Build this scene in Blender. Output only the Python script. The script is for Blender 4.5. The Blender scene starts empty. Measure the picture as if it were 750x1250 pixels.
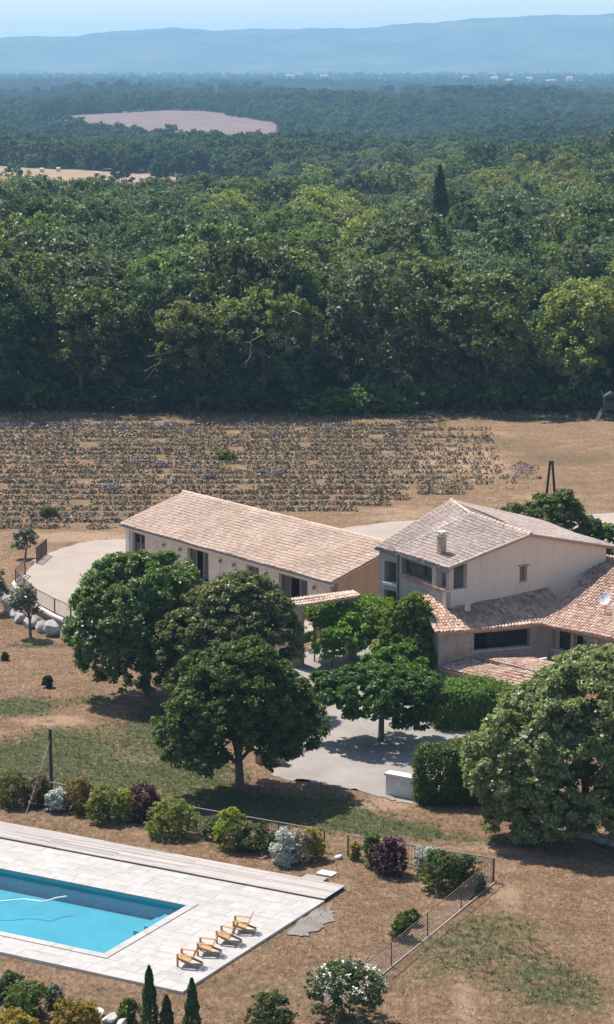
import bpy, math, random
import numpy as np
from mathutils import Vector, Matrix

R = math.radians
rng = np.random.default_rng(7)
random.seed(7)
scene = bpy.context.scene
COL = scene.collection

# ---------------------------------------------------------------- camera
cd = bpy.data.cameras.new('camera')
cam = bpy.data.objects.new('camera', cd)
COL.objects.link(cam)
cam.location = (0, 0, 38)
cam.rotation_euler = (R(90) - math.atan(535 / 2850), 0, 0)
cd.sensor_fit = 'VERTICAL'
cd.sensor_height = 24
cd.lens = 24 * 2850 / 1250
cd.clip_start = 1
cd.clip_end = 60000
scene.camera = cam

# ---------------------------------------------------------------- light
SUN_AZ, SUN_EL = R(-40), R(57)
world = bpy.data.worlds.new('World')
scene.world = world
world.use_nodes = True
wn = world.node_tree
wn.nodes.clear()
sky = wn.nodes.new('ShaderNodeTexSky')
sky.sky_type = 'NISHITA'
sky.sun_disc = False
sky.sun_elevation = SUN_EL
sky.sun_rotation = SUN_AZ
sky.altitude = 600
sky.air_density = 1.0
sky.dust_density = 1.8
sky.ozone_density = 1.5
bg = wn.nodes.new('ShaderNodeBackground')
bg.inputs[1].default_value = 0.11
wo = wn.nodes.new('ShaderNodeOutputWorld')
wn.links.new(sky.outputs[0], bg.inputs[0])
wn.links.new(bg.outputs[0], wo.inputs[0])
sl = bpy.data.lights.new('sun', 'SUN')
sl.energy = 5.0
sl.angle = R(0.53)
sl.color = (1.0, 0.95, 0.875)
sun = bpy.data.objects.new('sun', sl)
COL.objects.link(sun)
sun.location = (0, 0, 400)
to_sun = Vector((math.sin(SUN_AZ) * math.cos(SUN_EL), math.cos(SUN_AZ) * math.cos(SUN_EL), math.sin(SUN_EL)))
sun.rotation_euler = to_sun.to_track_quat('Z', 'Y').to_euler()
vs = scene.view_settings
vs.view_transform = 'Standard'
vs.look = 'None'
vs.exposure = 0.76
vs.gamma = 1.0
vs.use_curve_mapping = False
cy = scene.cycles
cy.use_denoising = True
cy.max_bounces = 6
cy.diffuse_bounces = 3
cy.transparent_max_bounces = 12
cy.volume_bounces = 1
cy.sample_clamp_indirect = 8


# ---------------------------------------------------------------- node helpers
class NT:
    def __init__(s, name):
        s.m = bpy.data.materials.new(name)
        s.m.use_nodes = True
        s.t = s.m.node_tree
        s.t.nodes.clear()
        s.out = s.t.nodes.new('ShaderNodeOutputMaterial')

    def n(s, typ, ins=None, **kw):
        nd = s.t.nodes.new(typ)
        for k, v in kw.items():
            setattr(nd, k, v)
        for k, v in (ins or {}).items():
            if isinstance(v, bpy.types.NodeSocket):
                s.t.links.new(v, nd.inputs[k])
            else:
                nd.inputs[k].default_value = v
        return nd

    def noise(s, scale, detail=4, rough=0.6, vec=None, **kw):
        i = {'Scale': scale, 'Detail': detail, 'Roughness': rough}
        if vec is not None:
            i['Vector'] = vec
        return s.n('ShaderNodeTexNoise', i, **kw).outputs[0]

    def pos(s):
        return s.n('ShaderNodeNewGeometry').outputs['Position']

    def obj(s):
        return s.n('ShaderNodeTexCoord').outputs['Object']

    def scalev(s, v, xyz):
        return s.n('ShaderNodeVectorMath', {0: v, 1: xyz}, operation='MULTIPLY').outputs[0]

    def ramp(s, f, a, b):
        return s.n('ShaderNodeMapRange', {0: f, 1: a, 2: b}).outputs[0]

    def mix(s, f, a, b, mode='MIX'):
        nd = s.t.nodes.new('ShaderNodeMix')
        nd.data_type = 'RGBA'
        nd.blend_type = mode
        for k, v in ((0, f), (6, a), (7, b)):
            if isinstance(v, bpy.types.NodeSocket):
                s.t.links.new(v, nd.inputs[k])
            elif k == 0:
                nd.inputs[k].default_value = v
            else:
                nd.inputs[k].default_value = (*v[:3], 1)
        return nd.outputs[2]

    def math(s, op, a, b=0.0):
        return s.n('ShaderNodeMath', {0: a, 1: b}, operation=op).outputs[0]

    def bump(s, h, strength=0.4, dist=0.05):
        return s.n('ShaderNodeBump', {'Height': h, 'Strength': strength, 'Distance': dist}).outputs[0]

    def principled(s, col, rough=0.85, bump=None, spec=0.25, **kw):
        i = {'Base Color': col if isinstance(col, bpy.types.NodeSocket) else (*col[:3], 1), 'Roughness': rough, 'Specular IOR Level': spec}
        if bump is not None:
            i['Normal'] = bump
        i.update(kw)
        return s.n('ShaderNodeBsdfPrincipled', i).outputs[0]

    def done(s, sh):
        s.t.links.new(sh, s.out.inputs[0])
        return s.m


LEAF = 1.2


def leaf_mat(name, a, b, c, trans=0.32, rough=0.5, spec=0.2, patch=0.35):
    t = NT(name)
    if a[1] > a[0] * 1.02 and a[1] < .2:
        a, b, c = ((q[0] * 1.02 * LEAF, q[1] * 1.0 * LEAF, q[2] * .86 * LEAF) for q in (a, b, c))
    g = t.n('ShaderNodeNewGeometry')
    oi = t.n('ShaderNodeObjectInfo')
    n1 = t.noise(patch, 3, 0.6, g.outputs['Position'])
    c1 = t.mix(t.ramp(n1, 0.35, 0.65), a, b)
    c2 = t.mix(t.math('MULTIPLY', t.math('POWER', g.outputs['Random Per Island'], 2.0), 0.75), c1, c)
    hsv = t.n('ShaderNodeHueSaturation', {'Hue': t.math('ADD', t.math('MULTIPLY', oi.outputs['Random'], 0.03), 0.485),
                                          'Value': t.math('ADD', t.math('MULTIPLY', oi.outputs['Random'], 0.5), 0.75), 'Color': c2})
    col = hsv.outputs[0]
    p = t.principled(col, rough, spec=spec)
    tr = t.n('ShaderNodeBsdfTranslucent', {'Color': t.n('ShaderNodeHueSaturation', {'Saturation': 1.15, 'Value': 1.5, 'Color': col}).outputs[0]}).outputs[0]
    return t.done(t.n('ShaderNodeMixShader', {0: trans, 1: p, 2: tr}).outputs[0])


M = {}
M['oak_dark'] = leaf_mat('oak_dark_leaf', (0.040, 0.064, 0.024), (0.056, 0.086, 0.030), (0.09, 0.12, 0.045))
M['oak_mid'] = leaf_mat('oak_mid_leaf', (0.078, 0.112, 0.034), (0.10, 0.135, 0.04), (0.14, 0.17, 0.06))
M['oak_yellow'] = leaf_mat('oak_yellow_leaf', (0.125, 0.15, 0.038), (0.16, 0.18, 0.045), (0.21, 0.21, 0.07))
M['oak_blue'] = leaf_mat('oak_blue_leaf', (0.062, 0.088, 0.042), (0.082, 0.110, 0.052), (0.12, 0.15, 0.075))
M['ailing'] = leaf_mat('ailing_leaf', (0.092, 0.125, 0.034), (0.135, 0.16, 0.042), (0.19, 0.19, 0.07))
M['conifer'] = leaf_mat('conifer_needle', (0.018, 0.034, 0.018), (0.026, 0.045, 0.022), (0.04, 0.06, 0.03), trans=0.1)
M['far'] = leaf_mat('far_wood_leaf', (0.026, 0.044, 0.022), (0.072, 0.098, 0.038), (0.07, 0.098, 0.04), patch=0.012, spec=0.05)  # broad dark and light patches put the hills' shading into the leaf colour
M['lime'] = leaf_mat('lime_tree_leaf', (0.060, 0.098, 0.024), (0.080, 0.122, 0.030), (0.15, 0.19, 0.06), rough=0.45, spec=0.3)
M['lime_pale'] = leaf_mat('pale_lime_tree_leaf', (0.095, 0.125, 0.042), (0.12, 0.155, 0.052), (0.20, 0.23, 0.095), rough=0.45, spec=0.3)
M['ash'] = leaf_mat('garden_tree_leaf', (0.044, 0.072, 0.018), (0.060, 0.094, 0.022), (0.095, 0.135, 0.036))
M['plane'] = leaf_mat('plane_tree_leaf', (0.045, 0.095, 0.022), (0.060, 0.120, 0.028), (0.10, 0.17, 0.045))
M['big'] = leaf_mat('silvery_tree_leaf', (0.115, 0.145, 0.056), (0.15, 0.18, 0.07), (0.28, 0.31, 0.15), rough=0.45, spec=0.3)
M['hedge'] = leaf_mat('hedge_leaf', (0.062, 0.115, 0.02), (0.088, 0.15, 0.024), (0.13, 0.20, 0.038))
M['ivy'] = leaf_mat('ivy_leaf', (0.040, 0.072, 0.018), (0.060, 0.100, 0.022), (0.11, 0.16, 0.035))
M['vine'] = leaf_mat('vine_leaf', (0.085, 0.15, 0.02), (0.12, 0.195, 0.026), (0.18, 0.25, 0.045))
M['olive'] = leaf_mat('olive_leaf', (0.105, 0.120, 0.078), (0.14, 0.15, 0.10), (0.22, 0.23, 0.17), trans=0.15)
M['green_gold'] = leaf_mat('green_gold_leaf', (0.085, 0.115, 0.022), (0.13, 0.145, 0.028), (0.2, 0.19, 0.05))
M['brown'] = leaf_mat('bronze_leaf', (0.12, 0.095, 0.04), (0.16, 0.115, 0.05), (0.2, 0.15, 0.07))
M['silver'] = leaf_mat('silver_leaf', (0.28, 0.31, 0.26), (0.38, 0.40, 0.34), (0.55, 0.56, 0.5), trans=0.1)
M['rust'] = leaf_mat('rust_leaf', (0.08, 0.10, 0.03), (0.20, 0.12, 0.04), (0.26, 0.14, 0.05), patch=1.5)
M['gold'] = leaf_mat('gold_leaf', (0.10, 0.125, 0.028), (0.145, 0.165, 0.035), (0.22, 0.22, 0.06))
M['limeleaf'] = leaf_mat('lime_leaf', (0.13, 0.17, 0.025), (0.19, 0.22, 0.03), (0.28, 0.28, 0.06))
M['purple'] = leaf_mat('plum_leaf', (0.055, 0.016, 0.022), (0.075, 0.022, 0.032), (0.13, 0.05, 0.06), trans=0.15)
M['dark'] = leaf_mat('dark_shrub_leaf', (0.040, 0.058, 0.022), (0.055, 0.075, 0.026), (0.08, 0.1, 0.04))
M['green'] = leaf_mat('green_shrub_leaf', (0.060, 0.095, 0.024), (0.085, 0.125, 0.030), (0.14, 0.18, 0.05))
M['dry'] = leaf_mat('dry_shrub_leaf', (0.26, 0.20, 0.13), (0.33, 0.26, 0.17), (0.42, 0.35, 0.25), trans=0.1)
M['yellow'] = leaf_mat('yellow_leaf', (0.26, 0.24, 0.035), (0.36, 0.31, 0.04), (0.42, 0.38, 0.08))
M['grey'] = leaf_mat('grey_green_leaf', (0.11, 0.13, 0.085), (0.14, 0.16, 0.11), (0.2, 0.22, 0.16), trans=0.1)
M['amber'] = leaf_mat('amber_leaf', (0.12, 0.12, 0.03), (0.27, 0.19, 0.03), (0.42, 0.28, 0.05), patch=1.5)
M['cypress'] = leaf_mat('cypress_leaf', (0.024, 0.046, 0.016), (0.034, 0.060, 0.020), (0.055, 0.085, 0.03), trans=0.1)
M['rose_leaf'] = leaf_mat('rose_leaf', (0.055, 0.080, 0.030), (0.08, 0.11, 0.04), (0.12, 0.15, 0.06))
M['petal'] = leaf_mat('white_petal', (0.75, 0.74, 0.70), (0.8, 0.79, 0.76), (0.85, 0.84, 0.82), trans=0.15)
M['lav'] = leaf_mat('lavender_stubble', (0.105, 0.086, 0.056), (0.135, 0.11, 0.072), (0.175, 0.14, 0.092), trans=0.08, patch=0.12)
M['lav_purple'] = leaf_mat('lavender_bloom', (0.15, 0.135, 0.165), (0.18, 0.16, 0.205), (0.22, 0.19, 0.24), trans=0.1)
M['straw'] = leaf_mat('dry_grass_blade', (0.25, 0.165, 0.095), (0.31, 0.215, 0.13), (0.38, 0.28, 0.18), trans=0.35, patch=0.1)
M['grass'] = leaf_mat('green_grass_blade', (0.042, 0.062, 0.02), (0.062, 0.078, 0.026), (0.10, 0.11, 0.042), trans=0.2)


def plain(name, col, rough=0.8, var=0.25, scale=6, bump=0.0, spec=0.25, island=0.0, metallic=0.0):
    t = NT(name)
    g = t.n('ShaderNodeNewGeometry')
    n1 = t.noise(scale, 6, 0.65, t.obj())
    dark = tuple(x * (1 - var) for x in col)
    lite = tuple(min(1, x * (1 + var * 0.6)) for x in col)
    c = t.mix(t.ramp(n1, 0.3, 0.7), dark, lite)
    if island:
        v = t.math('ADD', t.math('MULTIPLY', g.outputs['Random Per Island'], island), 1 - island / 2)
        c = t.n('ShaderNodeHueSaturation', {'Value': v, 'Color': c}).outputs[0]
    b = t.bump(n1, bump, 0.03) if bump else None
    return t.done(t.principled(c, rough, b, spec, Metallic=metallic))


M['bark'] = plain('bark', (0.14, 0.115, 0.09), 0.95, 0.45, 5, 0.6)
M['dead_wood'] = plain('dead_wood', (0.46, 0.42, 0.37), 0.9, 0.3, 4)
M['pole_wood'] = plain('pole_wood', (0.075, 0.065, 0.058), 0.9, 0.35, 8)
M['rusty'] = plain('rusty_steel', (0.17, 0.085, 0.055), 0.85, 0.35, 6)
M['fence_steel'] = plain('fence_steel', (0.13, 0.10, 0.085), 0.7, 0.25, 8)
M['rail_steel'] = plain('rail_steel', (0.30, 0.26, 0.23), 0.6, 0.25, 8)
M['wire'] = plain('wire', (0.30, 0.31, 0.32), 0.5, 0.1, 2)
M['chair_wood'] = plain('chair_wood', (0.42, 0.235, 0.085), 0.55, 0.25, 12, spec=0.4)
M['zinc'] = plain('zinc', (0.16, 0.16, 0.17), 0.45, 0.2, 5)
M['frame'] = plain('window_frame', (0.30, 0.27, 0.25), 0.6, 0.12, 4)
M['shutter'] = plain('shutter', (0.26, 0.235, 0.225), 0.7, 0.15, 4)
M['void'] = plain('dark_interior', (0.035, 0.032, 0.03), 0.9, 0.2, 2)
M['inner_brown'] = plain('shaded_loggia_inner', (0.10, 0.075, 0.055), 0.9, 0.25, 2)  # darker brown than the inner plaster: loggia shade put into the colour
M['inner'] = plain('inner_plaster', (0.36, 0.32, 0.29), 0.9, 0.15, 1.2)
M['white_metal'] = plain('white_metal', (0.72, 0.73, 0.74), 0.4, 0.08, 4)
M['slide_green'] = plain('green_plastic', (0.03, 0.24, 0.10), 0.5, 0.1, 3)
M['dark_canvas'] = plain('dark_canvas', (0.05, 0.055, 0.07), 0.8, 0.3, 4)
M['boulder'] = plain('boulder', (0.37, 0.345, 0.32), 0.95, 0.4, 1.7, 0.8)
M['rock_white'] = plain('white_rock', (0.62, 0.60, 0.56), 0.95, 0.25, 3, 0.6)
M['coping'] = plain('stone_coping', (0.58, 0.53, 0.47), 0.9, 0.18, 3, 0.3)
M['far_wall'] = plain('far_wall', (0.62, 0.58, 0.52), 0.9, 0.1, 0.1)
M['far_roof'] = plain('far_roof', (0.42, 0.28, 0.22), 0.9, 0.1, 0.1)
M['bale'] = plain('bale', (0.62, 0.57, 0.46), 0.9, 0.1, 1)
M['liner'] = plain('pool_liner', (0.08, 0.295, 0.36), 0.5, 0.14, 0.6)
M['step_wood'] = plain('weathered_step', (0.30, 0.265, 0.24), 0.85, 0.25, 5)
M['hose'] = plain('white_hose', (0.7, 0.78, 0.8), 0.5, 0.05, 2)


def m_tiles(name, a, b, c, d, patch=0.7, spec=0.2):
    t = NT(name)
    g = t.n('ShaderNodeNewGeometry')
    r = g.outputs['Random Per Island']
    cr = t.n('ShaderNodeValToRGB', {0: r})
    e = cr.color_ramp
    e.interpolation = 'LINEAR'
    e.elements[0].color = (*a, 1)
    e.elements[1].color = (*d, 1)
    e.elements.new(0.33).color = (*b, 1)
    e.elements.new(0.7).color = (*c, 1)
    n1 = t.noise(patch, 4, 0.65, g.outputs['Position'])
    n2 = t.noise(9, 4, 0.7, g.outputs['Position'])
    n4 = t.noise(0.22, 5, 0.7, g.outputs['Position'])
    col = t.mix(t.math('MULTIPLY', t.ramp(n1, 0.42, 0.72), 0.6), cr.outputs[0], tuple(x * 0.72 for x in b))
    col = t.mix(t.math('MULTIPLY', t.ramp(n2, 0.52, 0.75), 0.3), col, (0.17, 0.145, 0.12))
    n5 = t.noise(2.6, 5, 0.75, g.outputs['Position'])
    col = t.mix(t.math('MULTIPLY', t.ramp(n5, 0.5, 0.7), 0.45), col, tuple(min(1, x * 1.12) for x in d))
    col = t.mix(t.math('MULTIPLY', t.ramp(n4, 0.48, 0.7), 0.45), col, tuple(x * 0.7 for x in a))
    return t.done(t.principled(col, 0.92, t.bump(n2, 0.25, 0.02), spec))


M['tile_annex'] = m_tiles('pale_roof_tile', (0.44, 0.305, 0.225), (0.51, 0.37, 0.28), (0.55, 0.41, 0.32), (0.62, 0.49, 0.40), 1.6)
M['tile_old'] = m_tiles('weathered_roof_tile', (0.33, 0.25, 0.21), (0.40, 0.31, 0.265), (0.45, 0.36, 0.31), (0.51, 0.43, 0.38), 1.3)
M['tile_low'] = m_tiles('red_roof_tile', (0.31, 0.17, 0.12), (0.46, 0.29, 0.21), (0.54, 0.38, 0.29), (0.62, 0.47, 0.38))


def m_wall(name, a, b, scale, joint=0.35, bump=0.5, stone=True, stain=0.3):
    t = NT(name)
    p = t.pos()
    v = t.n('ShaderNodeTexVoronoi', {'Vector': t.scalev(p, (scale, scale, scale * 1.6)), 'Scale': 1.0, 'Randomness': 0.9}, feature='F1')
    ve = t.n('ShaderNodeTexVoronoi', {'Vector': t.scalev(p, (scale, scale, scale * 1.6)), 'Scale': 1.0, 'Randomness': 0.9}, feature='DISTANCE_TO_EDGE')
    n1 = t.noise(1.1, 6, 0.65, p)
    n2 = t.noise(14, 5, 0.7, p)
    bw = t.n('ShaderNodeRGBToBW', {0: v.outputs['Color']}).outputs[0]
    c = t.mix(bw if stone else n1, a, b)
    c = t.mix(t.math('MULTIPLY', t.ramp(n1, 0.45, 0.75), stain), c, tuple(x * 0.55 for x in a))
    c = t.mix(t.math('MULTIPLY', n2, 0.25), c, tuple(x * 0.75 for x in a))
    n6 = t.noise(1.0, 5, 0.7, t.scalev(p, (2.2, 2.2, 0.28)))
    c = t.mix(t.math('MULTIPLY', t.ramp(n6, 0.5, 0.75), 0.4), c, tuple(x * 0.6 for x in a))
    h = n2
    if stone:
        j = t.ramp(ve.outputs['Distance'], 0.0, 0.12)
        c = t.mix(t.math('MULTIPLY', t.math('SUBTRACT', 1.0, j), joint), c, tuple(min(1, x * 1.25) for x in b))
        h = t.math('ADD', j, t.math('MULTIPLY', n2, 0.3))
    return t.done(t.principled(c, 0.95, t.bump(h, bump, 0.03), 0.15))


M['stone_pale'] = m_wall('pale_stone_wall', (0.49, 0.405, 0.32), (0.61, 0.52, 0.425), 3.2)
M['stone_grey'] = m_wall('grey_stone_wall', (0.30, 0.27, 0.245), (0.44, 0.40, 0.36), 3.4)
M['stone_pink'] = m_wall('pinkish_rubble_wall', (0.33, 0.235, 0.18), (0.48, 0.37, 0.295), 3.0, stain=0.4)
M['plaster'] = m_wall('lime_plaster', (0.69, 0.55, 0.425), (0.77, 0.64, 0.51), 2, stone=False, bump=0.2, stain=0.2)
M['plaster_orange'] = m_wall('ochre_plaster', (0.48, 0.315, 0.20), (0.53, 0.36, 0.24), 2, stone=False, bump=0.15, stain=0.12)
M['white_wall'] = m_wall('white_lime_wall', (0.56, 0.52, 0.47), (0.70, 0.665, 0.615), 3, joint=0.2, stain=0.35)


def m_paving():
    t = NT('white_travertine')
    g = t.n('ShaderNodeNewGeometry')
    oi = t.n('ShaderNodeObjectInfo')
    n1 = t.noise(1.6, 6, 0.7, g.outputs['Position'])
    n2 = t.noise(7, 5, 0.7, t.scalev(g.outputs['Position'], (1, 2.2, 1)))
    c = t.mix(t.ramp(n1, 0.4, 0.75), (0.395, 0.37, 0.345), (0.295, 0.28, 0.265))
    c = t.mix(t.math('MULTIPLY', t.ramp(n2, 0.5, 0.8), 0.35), c, (0.27, 0.26, 0.25))
    v = t.math('ADD', t.math('MULTIPLY', t.math('POWER', oi.outputs['Random'], 0.6), 0.15), 0.87)
    c = t.n('ShaderNodeHueSaturation', {'Value': v, 'Color': c}).outputs[0]
    return t.done(t.principled(c, 0.7, t.bump(n2, 0.15, 0.01), 0.3))


M['paving'] = m_paving()


def m_deckwood():
    t = NT('grey_deck_board')
    oi = t.n('ShaderNodeObjectInfo')
    p = t.obj()
    n1 = t.noise(3, 6, 0.7, t.scalev(p, (0.5, 9, 9)))
    n2 = t.noise(0.7, 4, 0.6, t.pos())
    c = t.mix(n1, (0.29, 0.255, 0.23), (0.42, 0.375, 0.345))
    c = t.mix(t.math('MULTIPLY', t.ramp(n2, 0.45, 0.75), 0.4), c, (0.25, 0.215, 0.19))
    v = t.math('ADD', t.math('MULTIPLY', oi.outputs['Random'], 0.45), 0.76)
    c = t.n('ShaderNodeHueSaturation', {'Value': v, 'Color': c}).outputs[0]
    return t.done(t.principled(c, 0.85, t.bump(n1, 0.2, 0.01), 0.2))


M['deck'] = m_deckwood()


def m_gravel(name, a, b, s=1.0):
    t = NT(name)
    p = t.pos()
    n1 = t.noise(0.35 * s, 6, 0.65, p)
    n2 = t.noise(9 * s, 5, 0.75, p)
    n3 = t.noise(1.5 * s, 5, 0.7, p)
    c = t.mix(t.ramp(n1, 0.35, 0.7), a, b)
    c = t.mix(t.math('MULTIPLY', n2, 0.35), c, tuple(x * 0.72 for x in a))
    c = t.mix(t.math('MULTIPLY', t.ramp(n3, 0.55, 0.75), 0.3), c, tuple(x * 0.8 for x in a))
    return t.done(t.principled(c, 0.97, t.bump(n2, 0.35, 0.03), 0.1))


M['gravel'] = m_gravel('pale_gravel', (0.305, 0.25, 0.208), (0.36, 0.30, 0.255))
M['court'] = m_gravel('court_gravel', (0.235, 0.208, 0.186), (0.32, 0.285, 0.258))
M['grey_gravel'] = m_gravel('grey_gravel', (0.17, 0.15, 0.132), (0.25, 0.225, 0.2), 2)
M['field_tan'] = m_gravel('stubble_field', (0.25, 0.175, 0.11), (0.32, 0.225, 0.15), 0.12)
M['field_pink'] = m_gravel('pinkish_field', (0.15, 0.105, 0.095), (0.21, 0.15, 0.135), 0.1)


def m_ground():
    t = NT('dry_meadow')
    p = t.pos()
    at = lambda n: t.n('ShaderNodeAttribute', attribute_name=n).outputs['Fac']
    n0 = t.noise(0.06, 5, 0.6, p)
    n1 = t.noise(0.45, 7, 0.7, p)
    n2 = t.noise(2.6, 6, 0.75, t.scalev(p, (1, 0.6, 1)))
    n3 = t.noise(11, 5, 0.8, t.scalev(p, (1, 0.5, 1)))
    c = t.mix(t.ramp(n1, 0.32, 0.68), (0.165, 0.098, 0.055), (0.345, 0.215, 0.130))
    c = t.mix(t.math('MULTIPLY', t.ramp(n2, 0.42, 0.66), 0.7), c, (0.095, 0.066, 0.036))
    c = t.mix(t.math('MULTIPLY', t.ramp(n3, 0.50, 0.70), 0.6), c, (0.36, 0.255, 0.165))
    c = t.mix(t.math('MULTIPLY', t.ramp(n3, 0.46, 0.30), 0.6), c, (0.075, 0.052, 0.028))
    bare = t.ramp(t.math('ADD', at('bare'), t.math('MULTIPLY', t.math('SUBTRACT', n1, 0.5), 1.2)), 0.35, 0.75)
    c = t.mix(t.math('MULTIPLY', bare, 0.75), c, t.mix(n2, (0.33, 0.208, 0.13), (0.46, 0.315, 0.21)))
    br = t.ramp(t.math('ADD', at('brown'), t.math('MULTIPLY', t.math('SUBTRACT', n0, 0.5), 1.5)), 0.2, 0.8)
    c = t.mix(t.math('MULTIPLY', br, 0.85), c, t.mix(n2, (0.115, 0.078, 0.043), (0.165, 0.118, 0.066)))
    gr = t.ramp(t.math('ADD', at('green'), t.math('ADD', t.math('MULTIPLY', t.math('SUBTRACT', n1, 0.5), 1.3), t.math('MULTIPLY', t.math('SUBTRACT', n2, 0.5), 0.9))), 0.22, 0.6)
    gc = t.mix(t.ramp(n3, 0.35, 0.7), (0.034, 0.058, 0.017), (0.072, 0.096, 0.032))
    c = t.mix(t.math('MULTIPLY', gr, 0.85), c, gc)
    wd = at('wood')
    c = t.mix(wd, c, t.mix(n2, (0.045, 0.055, 0.025), (0.09, 0.09, 0.045)))
    n7 = t.noise(5.0, 6, 0.8, t.scalev(p, (1, 0.42, 1)))
    c = t.mix(t.math('MULTIPLY', t.ramp(n7, 0.53, 0.64), 0.8), c, t.mix(0.6, c, (0.50, 0.37, 0.24)))
    c = t.mix(t.math('MULTIPLY', t.ramp(n7, 0.47, 0.35), 0.8), c, t.mix(0.65, c, (0.045, 0.034, 0.018)))
    h = t.math('ADD', t.math('ADD', t.math('MULTIPLY', n3, 0.6), n2), n7)
    return t.done(t.principled(c, 0.97, t.bump(h, 1.0, 0.16), 0.08))


M['ground'] = m_ground()


def m_mountain():
    t = NT('wooded_mountain')
    p = t.pos()
    n1 = t.noise(0.004, 8, 0.65, p)
    n2 = t.noise(0.03, 6, 0.7, p)
    c = t.mix(t.ramp(n1, 0.4, 0.62), (0.045, 0.065, 0.035), (0.11, 0.115, 0.075))
    c = t.mix(t.math('MULTIPLY', t.ramp(n2, 0.55, 0.7), 0.4), c, (0.25, 0.22, 0.17))
    return t.done(t.principled(c, 0.95, t.bump(n2, 0.8, 12), 0.1))


M['mountain'] = m_mountain()


def m_water():
    t = NT('pool_water')
    p = t.pos()
    n = t.noise(2.2, 3, 0.5, p)
    bp = t.bump(n, 0.4, 0.05)
    fr = t.n('ShaderNodeFresnel', {'IOR': 1.33, 'Normal': bp}).outputs[0]
    tr = t.n('ShaderNodeBsdfTransparent', {'Color': (0.66, 0.92, 0.96, 1)}).outputs[0]
    gl = t.n('ShaderNodeBsdfGlossy', {'Roughness': 0.04, 'Normal': bp}).outputs[0]
    return t.done(t.n('ShaderNodeMixShader', {0: fr, 1: tr, 2: gl}).outputs[0])


M['water'] = m_water()


def m_glass():
    t = NT('window_glass')
    fr = t.n('ShaderNodeFresnel', {'IOR': 1.5}).outputs[0]
    tr = t.n('ShaderNodeBsdfTransparent', {'Color': (0.6, 0.63, 0.64, 1)}).outputs[0]
    gl = t.n('ShaderNodeBsdfGlossy', {'Roughness': 0.03}).outputs[0]
    return t.done(t.n('ShaderNodeMixShader', {0: fr, 1: tr, 2: gl}).outputs[0])


M['glass'] = m_glass()

# ---------------------------------------------------------------- object helpers
WL = {}


def tag(o, label=None, cat=None, group=None, kind=None):
    for k, v in (('label', label), ('category', cat), ('group', group), ('kind', kind)):
        if v:
            o[k] = v
    return o


def thing(name, label, cat, loc=(0, 0, 0), group=None, rz=0.0):
    o = bpy.data.objects.new(name, None)
    COL.objects.link(o)
    o.location = loc
    o.rotation_euler = (0, 0, rz)
    o.empty_display_size = 0.3
    WL[o] = Vector(loc)
    return tag(o, label, cat, group)


def link(name, me, mat=None, parent=None, loc=(0, 0, 0)):
    o = bpy.data.objects.new(name, me)
    COL.objects.link(o)
    if mat and not me.materials:
        me.materials.append(M[mat])
    o.parent = parent
    o.location = loc
    WL[o] = WL[parent] if parent else Vector(loc)
    return o


class MB:
    """collects polygons; build() links them as one mesh object"""

    def __init__(s):
        s.v = []
        s.f = []

    def poly(s, *pts):
        i = len(s.v)
        s.v += [tuple(p) for p in pts]
        s.f.append(tuple(range(i, i + len(pts))))
        return s

    def hexa(s, p):
        i = len(s.v)
        s.v += [tuple(q) for q in p]
        for f in ((0, 3, 2, 1), (4, 5, 6, 7), (0, 1, 5, 4), (1, 2, 6, 5), (2, 3, 7, 6), (3, 0, 4, 7)):
            s.f.append(tuple(i + k for k in f))
        return s

    def box(s, c, size, ang=0.0, ax=None):
        ca, sa = math.cos(ang), math.sin(ang)
        pts = []
        for dz in (-.5, .5):
            for dx, dy in ((-.5, -.5), (.5, -.5), (.5, .5), (-.5, .5)):
                x, y = dx * size[0], dy * size[1]
                pts.append((c[0] + x * ca - y * sa, c[1] + x * sa + y * ca, c[2] + dz * size[2]))
        return s.hexa(pts)

    def beam(s, a, b, w, h, up=(0, 0, 1)):
        a, b = Vector(a), Vector(b)
        d = (b - a).normalized()
        u = Vector(up)
        if abs(d.dot(u)) > 0.98:
            u = Vector((0, 1, 0))
        sd = d.cross(u).normalized()
        u = sd.cross(d).normalized()
        p = []
        for q in (a, b):
            p.append([q - sd * w / 2 - u * h / 2, q + sd * w / 2 - u * h / 2, q + sd * w / 2 + u * h / 2, q - sd * w / 2 + u * h / 2])
        return s.hexa(p[0] + p[1])

    def tube(s, pts, radii, n=7):
        pts = [Vector(p) for p in pts]
        i0 = len(s.v)
        for k, p in enumerate(pts):
            d = (pts[min(k + 1, len(pts) - 1)] - pts[max(k - 1, 0)]).normalized()
            u = Vector((0, 0, 1)) if abs(d.z) < 0.9 else Vector((1, 0, 0))
            a = d.cross(u).normalized()
            b = d.cross(a)
            for j in range(n):
                t = 2 * math.pi * j / n
                s.v.append(tuple(p + (a * math.cos(t) + b * math.sin(t)) * radii[k]))
        for k in range(len(pts) - 1):
            for j in range(n):
                s.f.append((i0 + k * n + j, i0 + k * n + (j + 1) % n, i0 + (k + 1) * n + (j + 1) % n, i0 + (k + 1) * n + j))
        s.f.append(tuple(i0 + j for j in range(n)))
        s.f.append(tuple(i0 + (len(pts) - 1) * n + j for j in reversed(range(n))))
        return s

    def mesh(s, name, off=(0, 0, 0), smooth=False):
        me = bpy.data.meshes.new(name)
        me.from_pydata([(v[0] - off[0], v[1] - off[1], v[2] - off[2]) for v in s.v], [], s.f)
        if smooth:
            me.polygons.foreach_set('use_smooth', [True] * len(me.polygons))
        me.update()
        return me

    def build(s, name, mat, parent=None, smooth=False, local=False):
        off = (0, 0, 0)
        if parent is not None and not local:
            off = WL[parent]
        return link(name, s.mesh(name, off, smooth), mat, parent)


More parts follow.
